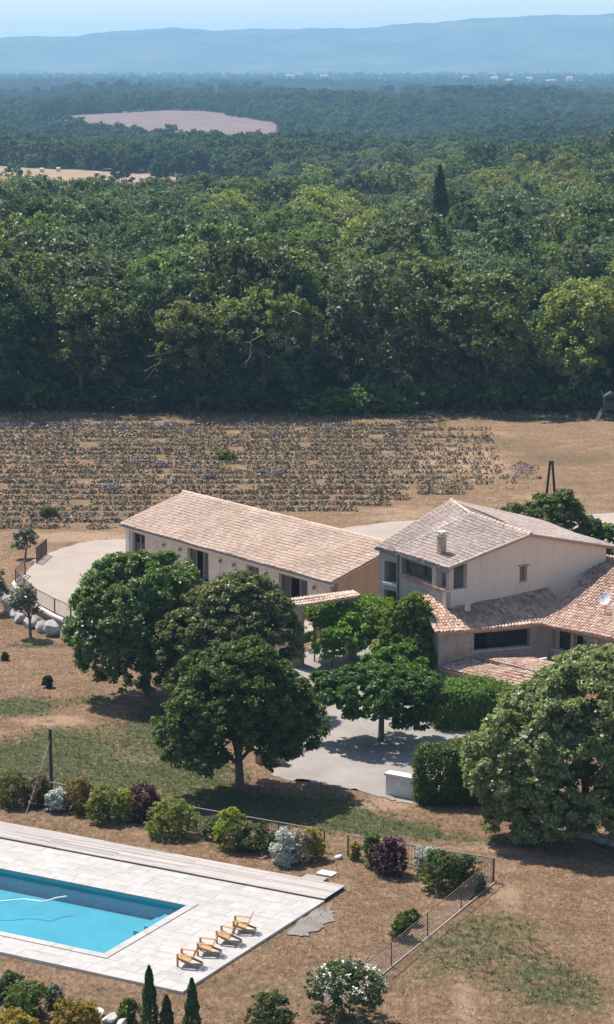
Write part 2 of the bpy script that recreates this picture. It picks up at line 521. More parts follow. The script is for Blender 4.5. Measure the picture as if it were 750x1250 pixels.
def quads_mesh(name, V, smooth=False):
    """V: (n,4,3) array of separate quads"""
    n = len(V)
    me = bpy.data.meshes.new(name)
    me.vertices.add(n * 4)
    me.vertices.foreach_set('co', V.reshape(-1).astype(np.float32))
    me.loops.add(n * 4)
    me.loops.foreach_set('vertex_index', np.arange(n * 4, dtype=np.int32))
    me.polygons.add(n)
    me.polygons.foreach_set('loop_start', np.arange(0, n * 4, 4, dtype=np.int32))
    me.update(calc_edges=True)
    return me


def norm(a):
    return a / np.maximum(np.linalg.norm(a, axis=1, keepdims=True), 1e-9)


def leaves(P, N, size, r, aspect=0.6, jit=0.6, fold=0.12):
    n = len(P)
    N = norm(norm(N) + jit * r.normal(size=(n, 3)))
    T = norm(np.cross(N, r.normal(size=(n, 3))))
    B = np.cross(N, T)
    s = np.asarray(size).reshape(-1, 1) * np.ones((n, 1))
    up = N * s * fold
    return np.stack([P - T * s * .5, P + B * s * aspect * .5 + up, P + T * s * .5, P - B * s * aspect * .5 + up], axis=1)


def crown(lobes, clump_r, n_clump, per, leaf, r, zmin=-0.45, inner=0.12, aspect=0.6, sub_r=None, jit=0.75):
    """foliage quads: the lobes carry boughs, each bough is a bump covered with leaf clumps, gaps stay between the boughs"""
    L = np.array(lobes, float)  # cx cy cz rx ry rz
    w = (L[:, 3] * L[:, 4] + L[:, 3] * L[:, 5] + L[:, 4] * L[:, 5])
    area = 4.2 * w.sum()
    w /= w.sum()
    sub_r = sub_r or clump_r * 1.9
    n_sub = int(max(6, 1.05 * area / (sub_r ** 2 * 3.1)))
    C, O = [], []
    tries = 0
    while len(C) < n_sub and tries < 80:
        tries += 1
        k = r.choice(len(L), n_sub, p=w)
        d = norm(r.normal(size=(n_sub, 3)))
        d[:, 2] = np.where(d[:, 2] < zmin, -d[:, 2], d[:, 2])
        c = L[k, :3] + d * (L[k, 3:] - sub_r * .4) * r.uniform(.86, 1.06, n_sub)[:, None]
        ok = np.ones(n_sub, bool)
        for q_ in range(len(L)):
            q = np.linalg.norm((c - L[q_, :3]) / L[q_, 3:], axis=1)
            ok &= (q > 0.66) | (k == q_)
        for a, b in zip(c[ok], d[ok]):
            C.append(a)
            O.append(b)
            if len(C) >= n_sub:
                break
    C, O = np.array(C), np.array(O)
    sr = sub_r * r.uniform(.6, 1.3, len(C))
    # clumps on each bough, towards its outer and upper side
    m = r.integers(0, len(C), n_clump)
    d = norm(r.normal(size=(n_clump, 3)) + O[m] * .75 + np.array([0, 0, .55]))
    CC = C[m] + d * (sr[m] * r.uniform(.75, 1.0, n_clump))[:, None] * np.array([1, 1, .85])
    OO = norm(d + O[m] * .35)
    fill = r.random(n_clump) < inner
    kk = r.choice(len(L), n_clump, p=w)
    CC[fill] = (L[kk, :3] + norm(r.normal(size=(n_clump, 3))) * L[kk, 3:] * r.uniform(.2, .75, (n_clump, 1)))[fill]
    n = n_clump * per
    idx = np.repeat(np.arange(n_clump), per)
    d = norm(r.normal(size=(n, 3)))
    cr = clump_r * r.uniform(.55, 1.15, n_clump)[idx]
    P = CC[idx] + d * (cr * r.random(n) ** .45)[:, None] * np.array([1, 1, .7])
    N = d * .35 + OO[idx] * .6 + np.array([0, 0, 1.0])
    return leaves(P, N, leaf * r.uniform(.6, 1.35, n), r, aspect, jit)


def limb_mesh(h0, h, r0, lobes, r, bend=0.3, n=7):
    m = MB()
    a = r.uniform(-bend, bend, 2)
    top = (a[0], a[1], h)
    m.tube([(0, 0, -0.3), (a[0] * .15, a[1] * .15, h0 * .5), (a[0] * .4, a[1] * .4, h0), top], [r0 * 1.25, r0, r0 * .85, r0 * .3], n)
    for L in lobes:
        s = (a[0] * .4, a[1] * .4, h0 * r.uniform(.75, 1.0))
        e = np.array(L[:3]) + np.array([L[3], L[4], L[5]]) * r.uniform(-.25, .25, 3)
        mid = (s[0] * .5 + e[0] * .5 + r.uniform(-.2, .2), s[1] * .5 + e[1] * .5, s[2] * .45 + e[2] * .55)
        m.tube([s, mid, tuple(e)], [r0 * .55, r0 * .36, r0 * .12], 6)
    return m


def structure(name, me_or_mb, mat, smooth=False):
    o = me_or_mb.build(name, mat, None, smooth) if isinstance(me_or_mb, MB) else link(name, me_or_mb, mat)
    o['kind'] = 'structure'
    return o


# ---------------------------------------------------------------- terrain
PD = [-2000, 262, 350, 600, 850, 935, 1150, 1300, 1600, 1900, 2350, 2480, 2700, 2950, 3200, 3450, 4200, 5000, 7000, 8200, 15000]
PZ = [0, 0, -1, -7, -20, -8.5, -6, -10, -23, -9, 2, 2, -24, -14, 8, -16, -2, 12, 22, 30, 30]


def hz(x, y):
    x, y = np.asarray(x, float), np.asarray(y, float)
    z = np.interp(y, PD, PZ)
    g = lambda cx, cy, rx, ry: np.exp(-((x - cx) / rx) ** 2 - ((y - cy) / ry) ** 2)
    far = np.clip((y - 280) / 200, 0, 1)
    z = z + 15 * g(110, 760, 70, 130) + 9 * g(330, 1500, 180, 260) + 9 * g(-430, 4500, 330, 260) + 7 * g(200, 2700, 400, 350)
    z = z + far * (1.5 * np.sin(x * .021 + y * .004) * np.sin(y * .013 + 1) + .7 * np.sin(x * .05 + 2) * np.cos(y * .031))
    fr = np.clip((y - 1150) / 300, 0, 1) * np.clip((7000 - y) / 2500, 0, 1)
    fld = np.clip(1 - np.exp(-((x + 130) / 190) ** 2 - ((y - 2090) / 330) ** 2) * 1.3, 0, 1)
    z = z + fr * fld * (5.5 * np.sin(x * .0115 + y * .0021 + .6) * np.sin(y * .0075 + x * .002 + .4) + 3 * np.sin(x * .031 + y * .011))
    z = z + 9 * g(-150, 1370, 95, 120)
    z = z + 0.03 * np.sin(x * .5 + 1) * np.sin(y * .37) * (1 - far)
    return z


gy = np.concatenate([np.arange(-80, 70, 10), np.arange(70, 290, .6), np.arange(290, 1000, 10), np.arange(1000, 5000, 40), np.arange(5000, 14001, 250)])
gxp = np.concatenate([np.arange(0, 45, .6), np.arange(45, 120, 5), np.arange(120, 800, 25), np.arange(800, 6501, 300)])
gx = np.concatenate([-gxp[:0:-1], gxp])
GX, GY = np.meshgrid(gx, gy)
GZ = hz(GX, GY)
nx, ny = len(gx), len(gy)
me = bpy.data.meshes.new('ground')
me.vertices.add(nx * ny)
me.vertices.foreach_set('co', np.stack([GX, GY, GZ], -1).reshape(-1).astype(np.float32))
ii = (np.arange(ny - 1)[:, None] * nx + np.arange(nx - 1)[None]).reshape(-1)
quad = np.stack([ii, ii + 1, ii + 1 + nx, ii + nx], -1)
# the pool basin is dug out of the sheet
PO = np.array([1.82, 105.43])
PU = np.array([-.876, .482])
PV = np.array([-.482, -.876])


def pool_xy(s, t):
    q = PO + PU * s + PV * t
    return float(q[0]), float(q[1])


cxm = (GX.reshape(-1)[quad].mean(1) - PO[0], GY.reshape(-1)[quad].mean(1) - PO[1])
qs = cxm[0] * PU[0] + cxm[1] * PU[1]
qt = cxm[0] * PV[0] + cxm[1] * PV[1]
keep = ~((qs > 4.6) & (qs < 19.2) & (qt > 5.1) & (qt < 13.3))
quad = quad[keep]
me.loops.add(quad.size)
me.loops.foreach_set('vertex_index', quad.reshape(-1).astype(np.int32))
me.polygons.add(len(quad))
me.polygons.foreach_set('loop_start', np.arange(0, quad.size, 4, dtype=np.int32))
me.polygons.foreach_set('use_smooth', np.ones(len(quad), bool))
me.update(calc_edges=True)
GREEN = [(-17.5, 138.1, 2.6, 2.6, 1), (-14.1, 128.8, 3.3, 5.0, 1), (-12.0, 124.0, 4.1, 3.4, 1), (-8.5, 133.0, 2.9, 6.2, 1), (-6.1, 123.2, 3.6, 4.6, .8),
         (-3.2, 118.1, 3.9, 2.5, 1), (2.3, 115.7, 2.1, 1.9, 1), (4.4, 114.5, 2.5, 1.5, .9), (1.5, 118.1, 1.7, 2.1, .8), (6.4, 113.4, 1.7, 1.3, .5),
         (26, 263, 12, 6, 1.3), (6.6, 96.7, 4.3, 4.9, .42), (10.9, 93.0, 3.1, 4.6, .48), (9, 101, 3, 3, .35), (-3, 93.5, 4, 2, .3), (9.5, 112.5, 3, 1.5, .4), (-4.2, 264.5, 28, 2.5, .5), (-20, 120, 4, 6, .8), (-17.5, 126, 4, 4, .9), (-5, 117, 5, 2.5, .9), (0, 116.6, 3.5, 1.6, .9), (-13, 139.5, 2, 1.5, .6), (-18, 153.5, 4, 1, .6)]
BARE = [(-10.0, 127.1, 2.8, 1.6, 1.2), (-15.4, 134.8, 2.9, 1.6, 1.2), (-12.1, 148.6, 3.8, 3, .5), (2.8, 118.1, 2.4, 1.4, 1), (4.6, 119.1, 1.3, 1.4, 1),
        (11.1, 109.7, 2.4, 2.5, .5), (9.4, 104.5, 1.0, 4, .9), (6.5, 92, .8, 6, .8), (9, 111.5, 3, 1, .8), (-19.5, 191.3, 5, 3, .9), (15.5, 228.9, 6, 14, 1.1), (19.8, 247.7, 6.2, 8.1, .5), (-15.4, 155.4, 5, 3.3, .5),
        (-5, 191, 14, 5, .8), (10, 201, 9, 6, .7), (22, 209, 7, 5, .5)]
BROWN = [(25.9, 231.4, 7.4, 6.1, 1), (21.1, 242.0, 6.9, 7.8, .7), (25.1, 217.1, 4.6, 3.6, .5)]
for nm, lst in (('green', GREEN), ('bare', BARE), ('brown', BROWN)):
    a = np.zeros_like(GX)
    for cx, cy_, rx, ry, w in lst:
        a += w * np.exp(-(((GX - cx) / (rx * .85)) ** 2 + ((GY - cy_) / (ry * .85)) ** 2) ** 1.2)
    me.attributes.new(nm, 'FLOAT', 'POINT').data.foreach_set('value', np.clip(a, 0, 1.3).reshape(-1).astype(np.float32))
wd = np.clip((GY - 268 - 2 * np.sin(GX * .25)) / 4, 0, 1)
me.attributes.new('wood', 'FLOAT', 'POINT').data.foreach_set('value', wd.reshape(-1).astype(np.float32))
structure('ground', me, 'ground')


def sheet(name, pts, mat, z=0.03, follow=False, thick=0.0, kind='structure', step=0):
    """a ground sheet cut to an outline"""
    import bmesh
    bm = bmesh.new()
    vs_ = [bm.verts.new((p[0], p[1], (float(hz(p[0], p[1])) if follow else 0) + z)) for p in pts]
    f = bm.faces.new(vs_)
    if f.normal.z < 0:
        f.normal_flip()
    bmesh.ops.triangulate(bm, faces=bm.faces[:])
    if step:
        for _ in range(step):
            bmesh.ops.subdivide_edges(bm, edges=bm.edges[:], cuts=1, use_grid_fill=True)
        for v in bm.verts:
            v.co.z = float(hz(v.co.x, v.co.y)) + z
    if thick:
        r = bmesh.ops.extrude_face_region(bm, geom=bm.faces[:])
        for v in [g for g in r['geom'] if isinstance(g, bmesh.types.BMVert)]:
            v.co.z -= thick
        bmesh.ops.recalc_face_normals(bm, faces=bm.faces[:])
    me_ = bpy.data.meshes.new(name)
    bm.to_mesh(me_)
    bm.free()
    return structure(name, me_, mat)


def wob(pts, amp=0.25, n=5, seed=1):
    """soften an outline: resample and add small irregularities"""
    r = np.random.default_rng(seed)
    out = []
    P = np.array(pts, float)
    for i in range(len(P)):
        a, b = P[i], P[(i + 1) % len(P)]
        for k in range(n):
            q = a + (b - a) * k / n
            out.append(q + (r.uniform(-amp, amp, 2) if k else 0))
    return [tuple(q) for q in out]


# far fields
F1 = [(-300, 872), (-150, 880), (-70, 905), (-30, 965), (-28, 1012), (-62, 1045), (-105, 1085), (-165, 1165), (-330, 1200)]
F2 = [(-190, 1930), (-110, 1860), (-64, 1765), (-30, 1745), (-20, 1960), (-30, 2060), (-80, 2270), (-130, 2310), (-215, 2190), (-270, 2060)]
F3 = [(216, 1640), (330, 1640), (330, 1850), (224, 1850)]
F4 = [(38, 1215), (74, 1215), (72, 1300), (44, 1300)]
sheet('stubble_field', wob(F1, 4), 'field_tan', 0.6, True, step=3)
sheet('lavender_hill_field', wob(F2, 6), 'field_pink', 0.9, True, step=3)
sheet('ploughed_field', wob(F3, 4), 'field_pink', 0.9, True, step=2)
sheet('meadow_strip', wob(F4, 2), 'field_tan', 0.7, True, step=2)

# mountain range
mx = np.concatenate([np.linspace(-6400, -1500, 40), np.linspace(-1450, 1450, 120), np.linspace(1500, 6400, 40)])
SK = [(-6400, 150), (-3000, 170), (-1263, 186), (-926, 193), (-690, 218), (-539, 223), (-354, 215), (0, 223), (84, 220), (253, 226), (455, 243), (842, 270), (1263, 279), (3000, 268), (6400, 240)]
ridge = np.interp(mx, [a for a, b in SK], [b for a, b in SK]) + 2.5 * np.sin(mx * .021) + 1.5 * np.sin(mx * .057 + 1)
my = np.linspace(8150, 12500, 46)
MXX, MYY = np.meshgrid(mx, my)
prof = np.interp(my, [8150, 8700, 9300, 9600, 10500, 12500], [0.0, .30, .84, 1.0, .93, .2])
MZ = prof[:, None] * ridge[None] + 26 * (1 - prof[:, None]) - 4
spur = np.sin(MXX * .006 + np.sin(MXX * .0017) * 3) * np.clip(1 - np.abs(MYY - 9000) / 550, 0, 1)
MZ += 14 * spur + 4 * np.sin(MXX * .02 + MYY * .01) * np.clip(1 - np.abs(MYY - 8950) / 550, 0, 1)
V = np.stack([MXX, MYY, MZ], -1).reshape(-1, 3)
w_ = len(mx)
mm = MB()
mm.v = [tuple(v) for v in V]
mm.f = [(j * w_ + i, j * w_ + i + 1, (j + 1) * w_ + i + 1, (j + 1) * w_ + i) for j in range(len(my) - 1) for i in range(w_ - 1)]
structure('mountain', mm, 'mountain', True)

# gravel yards, tracks
TER = [(-21.42, 172.99), (-21.9, 170.4), (-20.76, 166.48), (-19.47, 163.0), (-17.85, 159.92), (-16.47, 157.67), (-14.87, 155.73), (-12.4, 153.6),
       (-7, 151.5), (-2.5, 151.6), (0.8, 156), (4, 163), (-5, 180), (-10, 187), (-15.27, 187.25), (-16.72, 186.91), (-18.59, 185.56), (-19.72, 183.56), (-20.74, 180.96), (-21.2, 177)]
sheet('terrace', wob(TER, .12, 3, 3), 'gravel', 0.6, thick=0.75)
sheet('courtyard', wob([(-2.2, 124.9), (-1.2, 122.9), (0.89, 122.3), (4.1, 119.75), (5.9, 118.3), (8.5, 125), (13.5, 129.5), (12, 137), (9, 143), (6.5, 150), (4, 157), (1.5, 156), (-.9, 150), (-1.2, 144.4), (-1.0, 133), (-1.6, 128)], .35, 6, 5), 'court', 0.035)
sheet('track', wob([(-4, 185.5), (4.4, 184), (12, 181), (24, 181), (40, 184), (60, 190), (60, 204), (40, 203), (27.2, 202), (20, 200), (14, 199), (8, 198), (3.8, 195.5), (-2, 191)], .5, 4, 6), 'gravel', 0.04)
sheet('gravel_patch', wob([(.2, 102.4), (1.2, 103.3), (1.2, 101.6), (.6, 100.2), (-.2, 99.4), (-.9, 99.6)], .22, 6, 8), 'grey_gravel', 0.03)

# ---------------------------------------------------------------- swimming pool and deck
S0, S1, T0, T1 = 5.3, 18.3, 5.75, 12.6
ZP = 0.12


def pp(s, t, z):
    return (*pool_xy(s, t), z)


pool = thing('swimming_pool', 'rectangular swimming pool with blue liner set in white stone paving', 'pool', pp((S0 + S1) / 2, (T0 + T1) / 2, 0))
b = MB()
zb, zt = -.85, ZP - .03
b.poly(pp(S0, T0, zb), pp(S1, T0, zb), pp(S1, T1, zb), pp(S0, T1, zb))
for (a, c) in (((S0, T0), (S1, T0)), ((S1, T0), (S1, T1)), ((S1, T1), (S0, T1)), ((S0, T1), (S0, T0))):
    b.poly(pp(*a, zb), pp(*c, zb), pp(*c, zt), pp(*a, zt))
b.build('basin', 'liner', pool)
st = MB()
for k in range(2):
    st.hexa([pp(S0 + .02, T0 + .02, zb), pp(S0 + 1.5 - k * .4, T0 + .02, zb), pp(S0 + 1.5 - k * .4, T0 + 2.2 - k * .3, zb), pp(S0 + .02, T0 + 2.2 - k * .3, zb),
             pp(S0 + .02, T0 + .02, zb + .2 + k * .2), pp(S0 + 1.5 - k * .4, T0 + .02, zb + .2 + k * .2), pp(S0 + 1.5 - k * .4, T0 + 2.2 - k * .3, zb + .2 + k * .2), pp(S0 + .02, T0 + 2.2 - k * .3, zb + .2 + k * .2)])
st.build('steps', 'liner', pool)
w = MB()
w.poly(pp(S0, T0, -.06), pp(S1, T0, -.06), pp(S1, T1, -.06), pp(S0, T1, -.06))
wo_ = w.build('water', 'water', pool)
wo_['label'] = 'clear turquoise pool water'


def slab(name, s0, s1, t0, t1, z0, z1, mat, parent, gap=.012):
    mb = MB()
    s0, s1, t0, t1 = s0 + gap / 2, s1 - gap / 2, t0 + gap / 2, t1 - gap / 2
    dz = random.uniform(-.003, .003)
    P = [pp(s0, t0, z0), pp(s0, t1, z0), pp(s1, t1, z0), pp(s1, t0, z0)]
    Q = [pp(s0, t0, z1 + dz), pp(s0, t1, z1 + dz), pp(s1, t1, z1 + dz), pp(s1, t0, z1 + dz)]
    mb.hexa(P + Q)
    o = mb.build(name, mat, None)
    # own origin at the piece so that every piece has its own grain
    c = Vector(pp((s0 + s1) / 2, (t0 + t1) / 2, z0))
    o.data.transform(Matrix.Translation(-c))
    o.parent = parent
    o.location = c - WL[parent]
    return o


paving = thing('pool_paving', 'white natural stone paving laid round the swimming pool', 'paving', pp(3, 10, 0))
bed = MB()
CW = .42
SE, TF, TB = 23.0, 14.62, 2.07
for (s0, s1, t0, t1) in ((0, SE, TB, T0 - .02), (0, S0 - .02, T0 - .02, T1 + .02), (S1 + .02, SE, T0 - .02, T1 + .02), (0, SE, T1 + .02, TF)):
    bed.hexa([pp(s0, t0, -.1), pp(s0, t1, -.1), pp(s1, t1, -.1), pp(s1, t0, -.1), pp(s0, t0, ZP - .02), pp(s0, t1, ZP - .02), pp(s1, t1, ZP - .02), pp(s1, t0, ZP - .02)])
bed.build('mortar_bed', 'coping', paving)
# coping stones round the water
for k in range(14):
    a = S0 - CW + k * (S1 - S0 + 2 * CW) / 14
    e = S0 - CW + (k + 1) * (S1 - S0 + 2 * CW) / 14
    slab('coping_stone', a, e, T0 - CW, T0, ZP - .06, ZP + .022, 'paving', paving, .015)
    slab('coping_stone', a, e, T1, T1 + CW, ZP - .06, ZP + .022, 'paving', paving, .015)
for k in range(7):
    a = T0 + k * (T1 - T0) / 7
    e = T0 + (k + 1) * (T1 - T0) / 7
    slab('coping_stone', S0 - CW, S0, a, e, ZP - .06, ZP + .022, 'paving', paving, .015)
    slab('coping_stone', S1, S1 + CW, a, e, ZP - .06, ZP + .022, 'paving', paving, .015)
G2 = .035
t = TB
while t < TF - .05:
    h = random.choice((.6, .72, .9))
    t2 = min(t + h, TF)
    if TF - t2 < .35:
        t2 = TF
    if t < T0 - CW - G2 < t2:
        t2 = T0 - CW - G2 if (T0 - CW - G2 - t) > .3 else t2
    runs = []
    lo, hi = T0 - CW - G2, T1 + CW + G2
    if t2 <= lo + .001 or t >= hi - .001:
        runs = [(0, 20.5)]
    else:
        if t < lo:
            t2 = lo
            runs = [(0, 20.5)]
        elif t < hi:
            t2 = min(t2, hi)
            runs = [(0, S0 - CW - G2), (S1 + CW + G2, 20.5)]
    for a, e in runs:
        x = a
        while x < e - .01:
            ln = random.choice((.7, .9, 1.1, 1.35))
            x2 = x + ln if e - (x + ln) > .45 else e
            slab('paving_slab', x, x2, t, t2, ZP - .04, ZP, 'paving', paving)
            x = x2
    t = t2

deck = thing('timber_deck', 'long strip of weathered grey deck boards behind the pool', 'deck', pp(3, 1, 0))
nb = 14
bw = 2.06 / nb
for k in range(nb):
    x = 0 if k % 2 else -0.0
    first = True
    while x < 21.5:
        ln = 4.0 if not first else random.choice((1.6, 2.4, 3.2, 4.0))
        first = False
        slab('deck_board', x, min(x + ln, 21.6), k * bw, (k + 1) * bw, ZP + .05, ZP + .09, 'deck', deck, .012)
        x += ln
j = MB()
for k in range(5):
    j.hexa([pp(.05, .06 + k * .48, -.05), pp(.05, .12 + k * .48, -.05), pp(21.5, .12 + k * .48, -.05), pp(21.5, .06 + k * .48, -.05),
            pp(.05, .06 + k * .48, ZP + .046), pp(.05, .12 + k * .48, ZP + .046), pp(21.5, .12 + k * .48, ZP + .046), pp(21.5, .06 + k * .48, ZP + .046)])
j.build('joists', 'pole_wood', deck)

hose = MB()
hp = [(-16.2, 104.6), (-15.2, 104.2), (-14.36, 103.96), (-13.24, 104.25), (-12.3, 103.9), (-11.75, 104.45), (-11.2, 104.7)]
hp = [(hp[i][0] + (hp[i + 1][0] - hp[i][0]) * k / 5, hp[i][1] + (hp[i + 1][1] - hp[i][1]) * k / 5, -.045) for i in range(len(hp) - 1) for k in range(5)]
hose.tube(hp, [.035] * len(hp), 6)
tag(hose.build('pool_hose', 'hose', None, True), 'thin white cleaning hose floating on the pool water', 'hose')

# step blocks behind the deck end
o = MB().box((.35, 106.55, .1), (1.15, .62, .2), R(-29)).build('timber_step', 'step_wood')
tag(o, 'grey weathered timber step beside the deck end', 'step')
o = MB().box((.95, 107.55, .05), (.85, .6, .1), R(-29)).build('stone_step', 'rock_white')
tag(o, 'pale stone slab behind the timber step by the gate gap', 'step')


# ---------------------------------------------------------------- deck chairs
def make_chair():
    c = thing('adirondack_chair', '', 'chair')
    s = MB()
    for k in range(6):
        x = .36 - k * .092
        z = .38 - (k * .092) * .28
        s.box((x, 0, z), (.082, .54, .022))
    s.build('seat', 'chair_wood', c, local=True)
    bk = MB()
    for k in range(5):
        y0 = (k - 2) * .095
        y1 = (k - 2) * .125
        ln = .80 - abs(k - 2) * .06
        bk.beam((-.14, y0, .24), (-.14 - ln * .42, y1, .24 + ln * .90), .085, .02, (1, 0, 0))
    bk.box((-.24, 0, .46), (.03, .56, .07))
    bk.box((-.36, 0, .74), (.03, .56, .06))
    bk.build('backrest', 'chair_wood', c, local=True)
    for sy in (-1, 1):
        MB().box((.40, sy * .31, .30), (.09, .035, .60)).build('front_leg', 'chair_wood', c, local=True)
        MB().beam((.40, sy * .285, .37), (-.56, sy * .285, .045), .03, .10).build('rear_leg', 'chair_wood', c, local=True)
        MB().beam((.44, sy * .34, .585), (-.34, sy * .34, .53), .13, .022).build('armrest', 'chair_wood', c, local=True)
    return c


def copy_tree(o, parent=None):
    c = o.copy()
    COL.objects.link(c)
    c.parent = parent
    for ch in o.children:
        copy_tree(ch, c)
    return c


ch0 = make_chair()
CP = [(-5.12, 95.62), (-4.33, 96.97), (-3.52, 98.35), (-2.86, 99.68)]
CL = ['yellow wooden adirondack chair at the cypress end of the row on the white paving',
      'yellow wooden adirondack chair next to the one at the cypress end of the row',
      'yellow wooden adirondack chair next to the one at the timber deck end of the row',
      'yellow wooden adirondack chair at the timber deck end of the row on white paving']
for k, (x, y) in enumerate(CP):
    c = ch0 if k == 0 else copy_tree(ch0)
    c.location = (x, y, ZP)
    c.rotation_euler = (0, 0, R(166 + (0, 6, -4, 9)[k]))
    tag(c, CL[k], 'chair', 'wooden chairs in a row beside the pool')


# ---------------------------------------------------------------- roofs
def tile_roof(name, parent, el, er, rr, rl, mat, tw=.21, th=.36, seed=0, over=.04, slabmat=None, ridge_cap=False, wav=0.045):
    """barrel tiles laid over the surface eave-left, eave-right, ridge-right, ridge-left (seen from outside)"""
    r = np.random.default_rng(seed)
    el, er, rr, rl = [np.array(p, float) for p in (el, er, rr, rl)]
    wid = (np.linalg.norm(er - el) + np.linalg.norm(rr - rl)) / 2
    hgt = (np.linalg.norm(rl - el) + np.linalg.norm(rr - er)) / 2
    nc, nr = max(1, round(wid / tw)), max(1, round(hgt / th))
    n = np.cross(er - el, rl - el)
    n /= np.linalg.norm(n)

    def S(u, v):
        return ((1 - v)[:, None] * ((1 - u)[:, None] * el + u[:, None] * er) + v[:, None] * ((1 - u)[:, None] * rl + u[:, None] * rr))
    I, J = np.meshgrid(np.arange(nc), np.arange(nr))
    I, J = I.reshape(-1), J.reshape(-1)
    k = len(I)
    uc = (I + .5 + r.uniform(-.07, .07, k)) / nc
    v0 = (J - .18 + r.uniform(-.12, .12, k)) / nr
    v1 = (J + 1.0) / nr
    lift = r.uniform(0, .012, k) + wav * (np.sin(uc * wid * .9 + seed) * np.sin((J / nr) * 4 + 1))
    quads = []
    hw = tw * .47 / wid
    skew = r.uniform(-.10, .10, k) * tw / wid
    ang = np.linspace(0, np.pi, 5)
    rings = []
    for (vv, hh, sc, sk) in ((v0, .035, 1.0, -skew), (v1, .008, .84, skew)):
        ring = []
        for a in ang:
            p = S(np.clip(uc + sk - np.cos(a) * hw * sc, 0, 1), vv) + n * (over + lift + hh + np.sin(a) * tw * .34 * sc)[:, None]
            ring.append(p)
        rings.append(ring)
    for q in range(4):
        quads.append(np.stack([rings[0][q], rings[0][q + 1], rings[1][q + 1], rings[1][q]], 1))
    Vq = np.stack(quads, 1).reshape(-1, 3)  # k*4*4
    # weld each tile into one island: 10 verts per tile
    tv = np.stack([np.stack(rings[0], 1), np.stack(rings[1], 1)], 1).reshape(-1, 3)
    base = np.arange(k)[:, None] * 10
    F = np.concatenate([base + np.array([q, q + 1, 5 + q + 1, 5 + q]) for q in range(4)], 1).reshape(-1, 4)
    me_ = bpy.data.meshes.new(name)
    off = np.array(WL[parent])
    me_.vertices.add(len(tv))
    me_.vertices.foreach_set('co', (tv - off).reshape(-1).astype(np.float32))
    me_.loops.add(F.size)
    me_.loops.foreach_set('vertex_index', F.reshape(-1).astype(np.int32))
    me_.polygons.add(len(F))
    me_.polygons.foreach_set('loop_start', np.arange(0, F.size, 4, dtype=np.int32))
    me_.update(calc_edges=True)
    o = link(name, me_, mat, parent)
    o['kind'] = 'stuff'
    # boards and channel tiles under the barrels
    sb = MB()
    d = n * .12
    q = [el, er, rr, rl]
    sb.hexa([p - d for p in q] + [p + n * .015 for p in q])
    sb.build('roof_deck', slabmat or mat, parent)
    return o


def ridge_tiles(parent, a, b, mat, r=.13, name='ridge_tiles', seed=0, z=.07):
    rg = np.random.default_rng(seed)
    a, b = Vector(a), Vector(b)
    L = (b - a).length
    n = max(1, round(L / .42))
    m = MB()
    d = (b - a).normalized()
    sd = d.cross(Vector((0, 0, 1))).normalized()
    up = sd.cross(d)
    for k in range(n):
        p0 = a + d * (L * k / n - .05) + Vector((0, 0, z + rg.uniform(0, .02)))
        p1 = a + d * (L * (k + 1) / n) + Vector((0, 0, z))
        i = len(m.v)
        for p, rr in ((p0, r * 1.06), (p1, r * .9)):
            for q in range(6):
                t_ = math.pi * q / 5
                m.v.append(tuple(p + sd * math.cos(t_) * rr + up * (math.sin(t_) * rr - .04)))
        for q in range(5):
            m.f.append((i + q, i + q + 1, i + 6 + q + 1, i + 6 + q))
    o = m.build(name, mat, parent)
    o['kind'] = 'stuff'
    return o


def wall(name, mat, parent, p0, p1, z0, z1, openings=(), thick=.35, ztop=None):
    """straight wall from p0 to p1 (outside face on that line, thickness to the left), with rectangular openings (s0,s1,za,zb); ztop(s) for a gable"""
    p0, p1 = np.array(p0[:2], float), np.array(p1[:2], float)
    L = np.linalg.norm(p1 - p0)
    d = (p1 - p0) / L
    n = np.array([-d[1], d[0]])
    ss = sorted(set([0, L] + [v for o in openings for v in o[:2]] + ([L * k / 8 for k in range(9)] if ztop else [])))
    zz = sorted(set([z0, z1] + [v for o in openings for v in o[2:4]]))
    m = MB()

    def pt(s, k, z):
        q = p0 + d * s + n * (thick * k)
        return (q[0], q[1], z)
    for a, c in zip(ss[:-1], ss[1:]):
        if c - a < 1e-6:
            continue
        seg = []
        for e, f in zip(zz[:-1], zz[1:]):
            mid = ((a + c) / 2, (e + f) / 2)
            if any(o[0] - 1e-6 < mid[0] < o[1] + 1e-6 and o[2] - 1e-6 < mid[1] < o[3] + 1e-6 for o in openings):
                continue
            if seg and abs(seg[-1][1] - e) < 1e-9:
                seg[-1][1] = f
            else:
                seg.append([e, f])
        for e, f in seg:
            fa, fc = f, f
            if ztop and abs(f - z1) < 1e-9:
                fa, fc = ztop(a), ztop(c)
            m.hexa([pt(a, 0, e), pt(c, 0, e), pt(c, 1, e), pt(a, 1, e), pt(a, 0, fa), pt(c, 0, fc), pt(c, 1, fc), pt(a, 1, fa)])
    o = m.build(name, mat, parent)

    def at(s, z, k=0.0):
        return Vector(pt(s, k, z))
    return o, at, Vector((d[0], d[1], 0)), Vector((n[0], n[1], 0)), L


